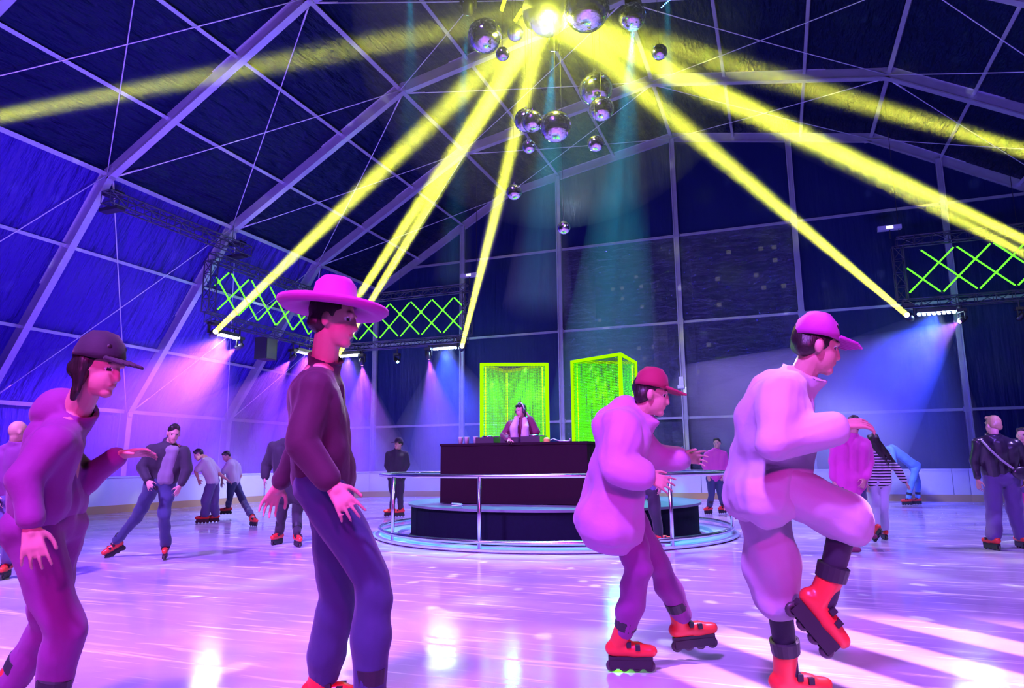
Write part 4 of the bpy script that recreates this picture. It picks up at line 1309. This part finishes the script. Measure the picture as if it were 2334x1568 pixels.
    if hair != 'none':
        c = MB()
        if hair == 'thin':
            c.ell(h + U * 0.022 * s - F * 0.028 * s, 0.0765 * s, 0.084 * s, 0.090 * s, ax)
        else:
            c.ell(h + U * 0.034 * s - F * 0.022 * s, 0.081 * s, 0.096 * s, 0.095 * s, ax)
            c.cap(h - F * 0.055 * s - S * 0.035 * s, h - F * 0.055 * s + S * 0.035 * s - U * 0.02 * s, 0.048 * s, 0.048 * s)
            c.cap(h + U * 0.088 * s + F * 0.045 * s - S * 0.04 * s, h + U * 0.088 * s + F * 0.045 * s + S * 0.04 * s, 0.024 * s, None)
        if hair in ('long', 'bob'):
            L = 0.42 if hair == 'long' else 0.17
            fall = Vector((extra or {}).get('fall', (0, 0, -1))).normalized()
            for k in range(9):
                q = PI * (0.08 + 0.84 * k / 8)
                r0_ = h - F * (math.sin(q) * 0.068 * s) + S * (math.cos(q) * 0.070 * s) + U * 0.02 * s
                r1_ = r0_ + (fall - F * 0.10 + S * math.cos(q) * 0.06).normalized() * L * s * (0.8 + 0.2 * math.sin(k * 2.3))
                c.cap(r0_, r1_, 0.030 * s, 0.014 * s, 8)
        fuse(c, 'hair', hm, P, 0.010, 2, 0.004, 2, 60)
    if hat:
        c = MB()
        if hat in ('cap', 'visor'):
            c.lathe([(0.001, 0.128 * s), (0.05 * s, 0.118 * s), (0.084 * s, 0.080 * s), (0.098 * s, 0.030 * s), (0.099 * s, 0.005 * s), (0.088 * s, 0.004 * s), (0.08 * s, 0.07 * s), (0.001, 0.115 * s)], h + U * 0.03 * s - F * 0.012 * s, ax, n=28)
            for k in range(7):
                a_ = (k - 3) / 3 * 0.075 * s
                c.cap(h + F * 0.075 * s + U * 0.042 * s + S * a_, h + F * (0.185 * s - abs(a_) * 0.55) + U * 0.030 * s + S * a_ * 0.9, 0.010 * s, 0.007 * s, 8)
        elif hat == 'beanie':
            c.ell(h + U * 0.052 * s - F * 0.014 * s, 0.090 * s, 0.106 * s, 0.092 * s, ax)
            c.lathe([(0.088 * s, 0.0), (0.104 * s, 0.0), (0.106 * s, 0.045 * s), (0.09 * s, 0.05 * s)], h + U * 0.032 * s - F * 0.012 * s, ax, n=28, close=True)
        elif hat == 'brim':
            c.lathe([(0.001, 0.145 * s), (0.06 * s, 0.140 * s), (0.086 * s, 0.110 * s), (0.098 * s, 0.020 * s), (0.21 * s, -0.012 * s), (0.235 * s, 0.012 * s), (0.232 * s, 0.026 * s), (0.20 * s, 0.004 * s), (0.10 * s, 0.034 * s)], h + U * 0.040 * s - F * 0.012 * s, ax, n=36)
        c.build('hat', hatmat, P, smooth=True)
    # ---- skates or shoes
    for i, an in enumerate((J['anL'], J['anR'])):
        t = Vector(feet[i]); u = Vector(feetup[i]) if feetup and feetup[i] else UP.copy()
        if shoes == 'skate':
            skate(P, an, t, u, s, shin=(J['knL'] if i == 0 else J['knR']) - an)
        else:
            t = t.normalized(); u = (u - t * u.dot(t)).normalized()
            c = MB(); so = an - u * 0.075 * s
            c.cap(so - t * 0.05 * s + u * 0.035 * s, so + t * 0.09 * s + u * 0.035 * s, 0.045 * s, 0.043 * s); c.cap(so + t * 0.05 * s + u * 0.03 * s, so + t * 0.165 * s + u * 0.028 * s, 0.044 * s, 0.036 * s)
            c.cap(an - u * 0.02 * s, an + u * 0.09 * s, 0.050 * s, 0.054 * s)
            fuse(c, 'shoe', shoes, P, 0.011, 2)
    return P

def hash_(t):
    return (sum(ord(ch) * (i + 1) for i, ch in enumerate(t)) % 97) / 10.0

def cloth(name, col, rough=0.75, bump=0.4):
    return mat(name, col, rough, 0, 0.35, bump=(26, bump, (1, 1, 1), 0.006), sheen=0.15)
M['shade_cloth'] = cloth('leg_shade_cloth', (0.025, 0.022, 0.04))  # dark tone stands in for shadow on the lower legs
C_DARK = cloth('black_cloth', (0.03, 0.026, 0.04)); C_NAVY = cloth('navy_cloth', (0.04, 0.05, 0.14)); C_WHITE = cloth('white_cloth', (0.58, 0.50, 0.62))
C_PINK = cloth('pale_pink_puffer', (0.50, 0.24, 0.52)); C_MAG = cloth('magenta_cloth', (0.60, 0.06, 0.38)); C_GREY = cloth('grey_tee', (0.22, 0.20, 0.26))
C_MAROON = cloth('maroon_jacket', (0.16, 0.03, 0.07)); C_DKMAROON = cloth('dark_maroon_jacket', (0.05, 0.012, 0.04)); C_DENIM = cloth('washed_denim', (0.50, 0.52, 0.66)); C_BLUE = cloth('blue_fleece', (0.12, 0.30, 0.62))
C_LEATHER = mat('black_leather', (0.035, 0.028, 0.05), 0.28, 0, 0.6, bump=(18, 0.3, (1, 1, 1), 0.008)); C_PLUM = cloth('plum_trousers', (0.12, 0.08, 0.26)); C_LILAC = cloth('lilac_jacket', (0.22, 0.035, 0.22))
C_CAPRED = cloth('red_cap', (0.32, 0.02, 0.07)); C_CAPBLK = cloth('black_cap', (0.03, 0.025, 0.04)); C_HATMAG = cloth('magenta_hat', (0.42, 0.03, 0.33))
def stripes_mat():
    m_ = mat('striped_knit', (0.7, 0.66, 0.72), 0.8)
    nt = m_.node_tree; b = nt.nodes['Principled BSDF']
    tc = nt.nodes.new('ShaderNodeTexCoord'); w = nt.nodes.new('ShaderNodeTexWave'); w.wave_type = 'BANDS'; w.bands_direction = 'Z'; w.inputs['Scale'].default_value = 7.5; w.inputs['Distortion'].default_value = 0.6
    nt.links.new(tc.outputs['Object'], w.inputs['Vector'])
    r = nt.nodes.new('ShaderNodeValToRGB'); r.color_ramp.interpolation = 'CONSTANT'
    r.color_ramp.elements[0].color = (0.02, 0.015, 0.03, 1); r.color_ramp.elements[1].position = 0.5; r.color_ramp.elements[1].color = (0.72, 0.68, 0.75, 1)
    nt.links.new(w.outputs['Fac'], r.inputs[0]); nt.links.new(r.outputs[0], b.inputs['Base Color'])
    return m_
C_STRIPE = stripes_mat()

def pose(D, **k):
    """joints from where they appear: (px, py, extra depth)"""
    return {n: at(v[0], v[1], D + (v[2] if len(v) > 2 else 0)) for n, v in k.items()}

def stand(J, key, g, D=None, sc=1.0):
    """put an ankle above the floor point seen at pixel g"""
    p = ground(*g); J[key] = Vector((p.x, p.y, ANK * sc))

# 1. leaning skater with trailing leg
gp = ground(376, 1276); D = depth(gp)
J = pose(D, head=(396, 988, -0.02), neck=(385, 1013), shL=(346, 1026, -0.10), shR=(418, 1026, 0.02), elL=(325, 1066, -0.16), wrL=(336, 1094, -0.26), elR=(428, 1070, 0.0), wrR=(412, 1104, -0.10),
         pelvis=(366, 1102), knL=(312, 1180, 0.15), anL=(262, 1237, 0.30), knR=(374, 1176, -0.12), anR=(376, 1240))
stand(J, 'anR', (376, 1274), sc=0.95)
J['hipL'] = J['pelvis'] + RH * -0.09; J['hipR'] = J['pelvis'] + RH * 0.09
p1 = person('person in open black jacket and grey tee pushing off with one leg stretched out left', (gp.x, gp.y, 0), J, rel(0.55, -0.25, -0.8), 0.95, 0.012, C_DARK, 'jacket', C_NAVY, feet=(rel(-0.6, -0.42, -0.5), rel(0.35, 0, -0.9)), feetup=(rel(0.35, 0.8, 0.1), None), headtilt=rel(0.1, 1, 0), wr=0.009)
mb = MB()
mb.cap(at(386, 1024, D - 0.072), at(372, 1094, D - 0.066), 0.068, 0.076); mb.cap(at(396, 1026, D - 0.07), at(382, 1094, D - 0.062), 0.064, 0.072)
fuse(mb, 'tee', C_GREY, p1, 0.012, 3, 0.006, 2, 22)
# 2. dark man standing, back turned
gp = ground(658, 1240); D = depth(gp)
J = pose(D, head=(680, 973, -0.02), neck=(672, 1003), shL=(624, 1018), shR=(716, 1018, 0.02), elL=(607, 1060, 0.02), wrL=(604, 1088, -0.06), elR=(730, 1062, 0.0), wrR=(728, 1098, 0),
         pelvis=(668, 1112), knL=(642, 1170), anL=(637, 1220), knR=(677, 1172), anR=(677, 1222))
stand(J, 'anL', (635, 1240)); stand(J, 'anR', (676, 1245))
J['hipL'] = J['pelvis'] + RH * -0.10; J['hipR'] = J['pelvis'] + RH * 0.10
person('person in black coat and red skates standing with back turned, face to the right', (gp.x, gp.y, 0), J, rel(0.85, -0.05, 0.4), 1.05, 0.012, C_DARK, 'jacket', C_DARK, feet=(rel(-0.2, 0, -0.9), rel(0.5, 0, -0.8)), puff=0.02, hem=0.10, wr=0.008)
# 3. bald man behind the left foreground skater
gp = ground(14, 1320); D = depth(gp)
J = pose(D, head=(42, 984), neck=(36, 1014), shL=(-8, 1030), shR=(84, 1034), elL=(-22, 1085), wrL=(-10, 1130, -0.1), elR=(100, 1088), wrR=(96, 1130, -0.1), pelvis=(38, 1140), knL=(20, 1225, -0.1), anL=(14, 1285), knR=(56, 1205, 0.2), anR=(62, 1238, 0.75))
stand(J, 'anL', (14, 1318), sc=0.95)
person('bald person at the left edge half hidden behind the blurred foreground skater', (gp.x, gp.y, 0), J, rel(0.5, -0.1, 0.8), 0.95, 0.013, C_LILAC, 'jacket', C_PLUM, hair='none', feet=(rel(0.3, 0, -0.9), rel(0.3, -0.2, -0.9)))
# 4. left foreground skater
D = 2.9
J = pose(D, head=(226, 838, 0), neck=(166, 952, 0.03), shL=(118, 1012, -0.17), shR=(126, 1012, 0.17), elL=(60, 1090, -0.25), wrL=(70, 1190, -0.30), elR=(196, 1090, 0.16), wrR=(268, 1040, 0.14),
         pelvis=(100, 1195, 0), knL=(150, 1440, -0.1), anL=(110, 1610, -0.1), knR=(110, 1420, 0.15), anR=(20, 1560, 0.2))
J['anL'].z = ANK; J['hipL'] = J['pelvis'] - FH * 0.09; J['hipR'] = J['pelvis'] + FH * 0.09
J['anR'].z = max(J['anR'].z, ANK)
gp = Vector((J['anL'].x, J['anL'].y, 0))
person('large foreground person at left in black cap, lit magenta, reaching a hand forward', gp, J, rel(0.97, -0.18, -0.1), 1.0, 0.010, C_LILAC, 'hood', C_LILAC, hair='bob', feet=(rel(1, 0, 0), rel(0.9, -0.3, 0)), hat='cap', hatmat=C_CAPBLK, headtilt=rel(0.12, 1, 0), handspec={'R': dict(d=rel(0.9, 0.1, 0), n=rel(0.1, -0.9, -0.3), curl=0.3)}, wr=0.010)
# 5. tall foreground skater with brimmed hat
D = 3.0
J = pose(D, head=(762, 728, 0), neck=(738, 838, 0.02), shL=(722, 886, -0.17), shR=(724, 886, 0.17), elL=(690, 1010, -0.24), wrL=(752, 1098, -0.28), elR=(690, 1010, 0.24), wrR=(640, 1100, 0.28),
         pelvis=(738, 1098, 0), knL=(850, 1320, -0.10), anL=(842, 1560, -0.12), knR=(770, 1350, 0.16), anR=(735, 1560, 0.20))
J['anL'].z = ANK; J['anR'].z = ANK; J['hipL'] = J['pelvis'] - FH * 0.09; J['hipR'] = J['pelvis'] + FH * 0.09
gp = Vector((J['anL'].x, J['anL'].y, 0))
person('tall foreground person in wide magenta hat, dark jacket and navy trousers, knee bent', gp, J, rel(0.98, -0.1, -0.05), 1.02, 0.010, C_DKMAROON, 'jacket', C_NAVY, feet=(rel(1, 0, 0), rel(1, 0, 0)), hat='brim', hatmat=C_HATMAG, headtilt=rel(0.05, 1, 0), wr=0.009, flare=0.01)
# 6. pink puffer skater with red cap
gp = ground(1425, 1532); D = depth(gp)
J = pose(D, head=(1486, 898, 0), neck=(1450, 958, 0.02), shL=(1420, 984, -0.17), shR=(1424, 984, 0.17), elL=(1400, 1060, -0.28), wrL=(1468, 1084, -0.30), elR=(1490, 1050, 0.22), wrR=(1546, 1046, 0.18),
         pelvis=(1400, 1112, 0), knL=(1458, 1290, -0.10), anL=(1425, 1455, -0.05), knR=(1500, 1280, 0.14), anR=(1560, 1450, 0.2))
stand(J, 'anL', (1420, 1532)); J['anR'].z = ANK + 0.06; J['hipL'] = J['pelvis'] - FH * 0.09; J['hipR'] = J['pelvis'] + FH * 0.09
person('person in pale pink puffer coat and red cap skating right before the desk', (gp.x, gp.y, 0), J, rel(0.96, -0.2, -0.15), 0.98, 0.010, C_PINK, 'hood', C_LILAC, feet=(rel(1, 0, -0.1), rel(0.95, 0.1, 0)), hat='cap', hatmat=C_CAPRED, puff=0.04, hem=0.16, headtilt=rel(0.1, 1, 0), wr=0.010)
# 7. person hidden behind it, beside the rail
gp = ground(1470, 1246); D = depth(gp)
J = pose(D, head=(1470, 986), neck=(1468, 1012), shL=(1434, 1028), shR=(1502, 1028), elL=(1424, 1068), wrL=(1428, 1104, -0.1), elR=(1512, 1068), wrR=(1506, 1104, -0.1), pelvis=(1468, 1118), knL=(1446, 1172, -0.06), anL=(1434, 1222), knR=(1494, 1172, -0.06), anR=(1504, 1224))
stand(J, 'anL', (1432, 1246), sc=0.95); stand(J, 'anR', (1504, 1246), sc=0.95)
person('person mostly hidden behind the pink puffer coat, dark legs beside the guard rail', (gp.x, gp.y, 0), J, rel(0.9, 0, 0.3), 0.95, 0.013, C_PLUM, 'jacket', C_DARK, feet=(rel(0.9, 0, -0.2), rel(0.9, 0, -0.2)))
# 8. big pink lit skater at right
D = 3.15
J = pose(D, head=(1862, 790, 0), neck=(1822, 872, 0.02), shL=(1782, 906, -0.17), shR=(1788, 906, 0.17), elL=(1772, 1010, -0.30), wrL=(1902, 972, -0.26), elR=(1720, 1010, 0.26), wrR=(1690, 1100, 0.30),
         pelvis=(1742, 1096, 0), knL=(1770, 1340, 0.10), anL=(1800, 1560, 0.12), knR=(1930, 1170, -0.10), anR=(1880, 1370, -0.1))
J['anL'].z = ANK; J['hipL'] = J['pelvis'] + FH * 0.09; J['hipR'] = J['pelvis'] - FH * 0.09
gp = Vector((J['anL'].x, J['anL'].y, 0))
person('large foreground person at right in white jacket and shorts, one knee raised, arm forward', gp, J, rel(0.96, -0.22, -0.1), 1.02, 0.010, C_WHITE, 'jacket', C_WHITE, 'shorts', feet=(rel(1, 0, 0), rel(0.6, -0.75, 0)), feetup=(None, rel(0.7, 0.6, 0)), hat='cap', hatmat=C_HATMAG, headtilt=rel(0.1, 1, 0), puff=0.03, hem=0.06, flare=0.02, handspec={'L': dict(d=rel(0.9, 0.1, 0), n=rel(0, -0.8, 0.4), curl=0.5)}, wr=0.011)
# 9. person in magenta jacket behind it
gp = ground(1930, 1260); D = depth(gp)
J = pose(D, head=(1946, 968), neck=(1942, 994), shL=(1906, 1008), shR=(1974, 1010), elL=(1898, 1052), wrL=(1900, 1092), elR=(1982, 1052), wrR=(1972, 1088, -0.1), pelvis=(1938, 1112), knL=(1926, 1178, -0.05), anL=(1924, 1240), knR=(1956, 1172, 0.1), anR=(1964, 1210, 0.55))
stand(J, 'anL', (1926, 1260), sc=0.55); 
person('person in magenta jacket and dark boots between the white jacket and the striped sweater', (gp.x, gp.y, 0), J, rel(0.3, 0, 0.9), 0.96, 0.013, C_MAG, 'jacket', C_NAVY, feet=(rel(0.8, 0, -0.4), rel(0.7, -0.1, -0.4)), shoes=C_MAROON, flare=0.012)
# 10. striped sweater woman
gp = ground(2008, 1232); D = depth(gp)
J = pose(D, head=(1990, 1006), neck=(1994, 1030), shL=(1972, 1040), shR=(2022, 1042), elL=(1966, 1072), wrL=(1972, 1100, -0.05), elR=(2044, 1068), wrR=(2062, 1096), pelvis=(2002, 1096), knL=(1994, 1155), anL=(1996, 1205, -0.1), knR=(2012, 1158), anR=(2018, 1214))
stand(J, 'anR', (2018, 1230), sc=0.9); J['anL'].z = max(J['anL'].z, 0.2)
person('person with long dark hair in striped sweater and pale jeans, back turned', (gp.x, gp.y, 0), J, rel(-0.1, -0.05, 1), 0.92, 0.012, C_STRIPE, 'sweater', C_DENIM, hair='long', extra={'fall': (0.45, 0.1, -0.9)}, feet=(rel(-0.15, -0.7, 0.7), rel(0.2, 0, 0.9)), feetup=(rel(0, 0.7, 0.6), None), flare=0.012, wr=0.006)
# 11. blue figure bending in the distance
gp = ground(2090, 1150); D = depth(gp)
J = pose(D, head=(2008, 1030), neck=(2022, 1024), shL=(2034, 1020, 0.16), shR=(2032, 1022, -0.16), elL=(2034, 1046, 0.2), wrL=(2032, 1068, 0.2), elR=(2038, 1048, -0.2), wrR=(2044, 1070, -0.2), pelvis=(2084, 1062), knL=(2092, 1098, 0.12), anL=(2092, 1136, 0.1), knR=(2078, 1102, -0.12), anR=(2070, 1138, -0.1))
J['anL'].z = J['anR'].z = ANK; J['hipL'] = J['pelvis'] + FH * 0.09; J['hipR'] = J['pelvis'] - FH * 0.09
person('distant person in blue bending low before the white barrier', (gp.x, gp.y, 0), J, rel(-0.7, -0.7, 0), 1.0, 0.016, C_BLUE, 'jacket', C_BLUE, feet=(rel(-1, 0, 0), rel(-1, 0, 0)), hairmat=M['hair_blond'], headtilt=rel(-0.7, 0.7, 0))
# 12. man in leather jacket with cross bag at right
gp = ground(2285, 1250); D = depth(gp)
J = pose(D, head=(2262, 968), neck=(2264, 998), shL=(2228, 1010), shR=(2312, 1010), elL=(2222, 1052), wrL=(2228, 1090, -0.05), elR=(2338, 1046), wrR=(2336, 1084, -0.08), pelvis=(2282, 1088), knL=(2266, 1165), anL=(2266, 1232), knR=(2314, 1166), anR=(2330, 1228))
stand(J, 'anL', (2268, 1254)); stand(J, 'anR', (2332, 1250))
pm = person('blond person in black leather jacket with cross strap and wide trousers at right', (gp.x, gp.y, 0), J, rel(-0.15, 0.1, 1), 1.0, 0.011, C_LEATHER, 'jacket', C_PLUM, hairmat=M['hair_blond'], feet=(rel(-0.1, 0, 0.95), rel(0.2, 0, 0.95)), flare=0.035, wr=0.008)
back = -FH * 0.155
bagc = at(2330, 1078, D - 0.22)
t = thing('crossbody_bag', bagc, 'small black crossbody bag on the hip of the blond person at right', 'bag')
mb = MB(); mb.ell(bagc, 0.13, 0.05, 0.085, (RH, FH, UP), 20, 12); mb.build('pouch', C_LEATHER, t, smooth=True)
mb = MB(); mb.tube([at(2238, 1004, D - 0.10), at(2256, 1024, D - 0.185), at(2282, 1048, D - 0.195), at(2312, 1070, D - 0.20), bagc], 0.014, 6); mb.build('strap', mat('pale_strap', (0.45, 0.42, 0.5), 0.4), t, smooth=True)
# 13. person cut by the right edge
gp = ground(2352, 1222); D = depth(gp)
J = pose(D, head=(2330, 992), neck=(2336, 1018), shL=(2306, 1030, 0.05), shR=(2372, 1030), elL=(2298, 1068, 0.1), wrL=(2306, 1100, 0.1), elR=(2380, 1070), wrR=(2376, 1104), pelvis=(2342, 1112), knL=(2332, 1162), anL=(2324, 1206), knR=(2360, 1162), anR=(2362, 1206))
stand(J, 'anL', (2322, 1220)); stand(J, 'anR', (2366, 1222))
person('dark haired person cut off by the right edge behind the leather jacket', (gp.x, gp.y, 0), J, rel(-0.7, 0, -0.7), 0.98, 0.015, C_PLUM, 'jacket', C_MAG, feet=(rel(-0.7, 0, -0.6), rel(-0.6, 0, -0.7)))
# 14, 15. the pair bending by the left barrier
gp = ground(472, 1193); D = depth(gp)
J = pose(D, head=(452, 1036), neck=(466, 1042), shL=(464, 1052, -0.15), shR=(478, 1052, 0.15), elL=(446, 1074, -0.22), wrL=(452, 1092, -0.3), elR=(500, 1080, 0.1), wrR=(516, 1092, 0.1), pelvis=(486, 1096), knL=(470, 1140, -0.1), anL=(472, 1176), knR=(488, 1144, 0.1), anR=(490, 1180))
stand(J, 'anL', (466, 1192), sc=0.95); stand(J, 'anR', (490, 1190), sc=0.95)
person('distant person with pale top bending down by the left barrier, dark wide trousers', (gp.x, gp.y, 0), J, rel(-0.8, -0.5, -0.3), 0.95, 0.015, C_WHITE, 'tee', C_PLUM, feet=(rel(-0.9, 0, -0.3), rel(-0.8, 0, -0.4)), hairmat=M['hair'], flare=0.03, headtilt=rel(-0.5, 0.8, 0))
gp = ground(548, 1180); D = depth(gp)
J = pose(D, head=(516, 1040), neck=(526, 1050), shL=(522, 1058, -0.16), shR=(540, 1060, 0.16), elL=(508, 1080, -0.2), wrL=(506, 1096, -0.25), elR=(548, 1084, 0.2), wrR=(540, 1104, 0.1), pelvis=(532, 1100), knL=(524, 1134, -0.1), anL=(520, 1156, 0.3), knR=(556, 1146), anR=(574, 1178))
stand(J, 'anR', (575, 1199), sc=0.95); J['anL'].z = max(ANK, J['anL'].z)
person('distant person in white top and dark shorts with one red skate stretched right', (gp.x, gp.y, 0), J, rel(-0.7, -0.5, -0.5), 0.95, 0.015, C_WHITE, 'tee', C_NAVY, feet=(rel(-0.8, 0, -0.5), rel(0.7, 0, -0.6)), headtilt=rel(-0.4, 0.9, 0))
# 16. dark distant person left of the stage
gp = ground(903, 1176); D = depth(gp)
J = pose(D, head=(908, 1012), neck=(906, 1028), shL=(886, 1036), shR=(924, 1036), elL=(880, 1060), wrL=(892, 1076, -0.1), elR=(930, 1058), wrR=(920, 1076, -0.1), pelvis=(904, 1088), knL=(896, 1126), anL=(894, 1160), knR=(912, 1126), anR=(912, 1160))
stand(J, 'anL', (893, 1176)); stand(J, 'anR', (913, 1177))
person('distant dark person in wide cap beyond the left side of the guard rail', (gp.x, gp.y, 0), J, rel(-0.6, 0, -0.7), 1.0, 0.015, C_DARK, 'jacket', C_DARK, hat='cap', hatmat=C_CAPBLK, feet=(rel(-0.8, 0, -0.4), rel(-0.8, 0, -0.4)))
# 17. person behind the left foreground skater
gp = ground(170, 1190); D = depth(gp)
J = pose(D, head=(160, 1018), neck=(162, 1036), shL=(138, 1046), shR=(184, 1046), elL=(132, 1072), wrL=(136, 1098), elR=(190, 1074), wrR=(186, 1102), pelvis=(162, 1104), knL=(152, 1142), anL=(146, 1176), knR=(178, 1142), anR=(184, 1172))
stand(J, 'anL', (148, 1190)); stand(J, 'anR', (184, 1190))
person('distant dark person almost hidden behind the left foreground skater, red skate showing', (gp.x, gp.y, 0), J, rel(0.8, 0, -0.5), 1.0, 0.016, C_DARK, 'jacket', C_DARK, feet=(rel(0.8, 0, -0.5), rel(0.8, 0, -0.5)))
# 18. magenta figure beyond the right end of the rail
gp = ground(1634, 1172); D = depth(gp)
J = pose(D, head=(1634, 1010), neck=(1632, 1026), shL=(1612, 1036), shR=(1650, 1036), elL=(1604, 1060), wrL=(1612, 1082, -0.1), elR=(1658, 1060), wrR=(1650, 1082, -0.1), pelvis=(1630, 1090), knL=(1622, 1128), anL=(1618, 1158), knR=(1642, 1126), anR=(1650, 1154))
stand(J, 'anL', (1618, 1172)); stand(J, 'anR', (1650, 1170))
person('distant person in magenta top just past the right end of the guard rail', (gp.x, gp.y, 0), J, rel(-0.5, 0, -0.8), 0.98, 0.015, C_MAG, 'jacket', C_NAVY, feet=(rel(-0.7, 0, -0.5), rel(-0.7, 0, -0.5)))
# 19. person at the desk
D = 11.35
J = pose(D, head=(1187, 936), neck=(1187, 958, 0.03), shL=(1164, 968), shR=(1210, 966, 0.03), elL=(1148, 992, 0.0), wrL=(1160, 1001, -0.28), elR=(1222, 984, -0.06), wrR=(1207, 952, -0.04), pelvis=(1187, 1040, 0.05))
for k_, sg in (('L', -1), ('R', 1)):
    J['hip' + k_] = J['pelvis'] + RH * 0.09 * sg
    J['an' + k_] = Vector((J['pelvis'].x, J['pelvis'].y, SH + 0.085)) + RH * 0.11 * sg
    J['kn' + k_] = (J['hip' + k_] + J['an' + k_]) / 2 - FH * 0.03
hd = J['head']
pj = person('person in dark maroon jacket and white scarf mixing at the desk, hand to headphones', (J['pelvis'].x, J['pelvis'].y, SH), J, rel(-0.75, -0.15, -0.62), 0.95, 0.009, C_MAROON, 'jacket', C_DARK, hair='bob', shoes=C_DARK, feet=(rel(-0.1, 0, -1), rel(0.1, 0, -1)),
            handspec={'L': dict(d=rel(0.1, -0.25, -0.9), n=rel(0, -1, 0.1), curl=0.35), 'R': dict(d=rel(-0.45, 0.85, 0), n=rel(-0.8, 0.1, 0.1), curl=0.5)}, wr=0.007, headtilt=rel(-0.06, 1, 0))
F_ = rel(-0.75, -0.15, -0.62); U_ = (UP - F_ * UP.dot(F_)).normalized(); S_ = F_.cross(U_)
t = thing('headphones', hd, 'pale headphones worn by the person at the desk', 'headphones')
mb = MB(); mb.tube([hd + (S_ * math.cos(q) * 0.090 + U_ * (math.sin(q) * 0.135)) for q in np.linspace(0, PI, 15)], 0.009, 8); mb.build('headband', mat('pale_headband', (0.55, 0.6, 0.62), 0.35), t, smooth=True)
for sg in (-1, 1):
    mb = MB(); mb.lathe([(0.001, 0.020), (0.036, 0.018), (0.042, 0.0), (0.036, -0.014), (0.001, -0.016)], hd + S_ * 0.088 * sg - U_ * 0.012, (F_, U_, S_ * sg), n=18); mb.build('ear_cup', M['gear'], t, smooth=True)
mb = MB()
for sg, x0 in ((-1, 1172), (1, 1197)):
    mb.cap(at(1187 + sg * 9, 956, D - 0.07), at(x0 + sg * 1, 974, D - 0.15), 0.046, 0.062); mb.cap(at(x0 + sg * 1, 974, D - 0.15), at(x0 - sg * 1, 1006, D - 0.13), 0.062, 0.072)
mb.cap(at(1178, 954, D + 0.06), at(1197, 954, D + 0.06), 0.05)
sc_ = fuse(mb, 'scarf', C_WHITE, pj, 0.010, 3, 0.006, 3, 30)
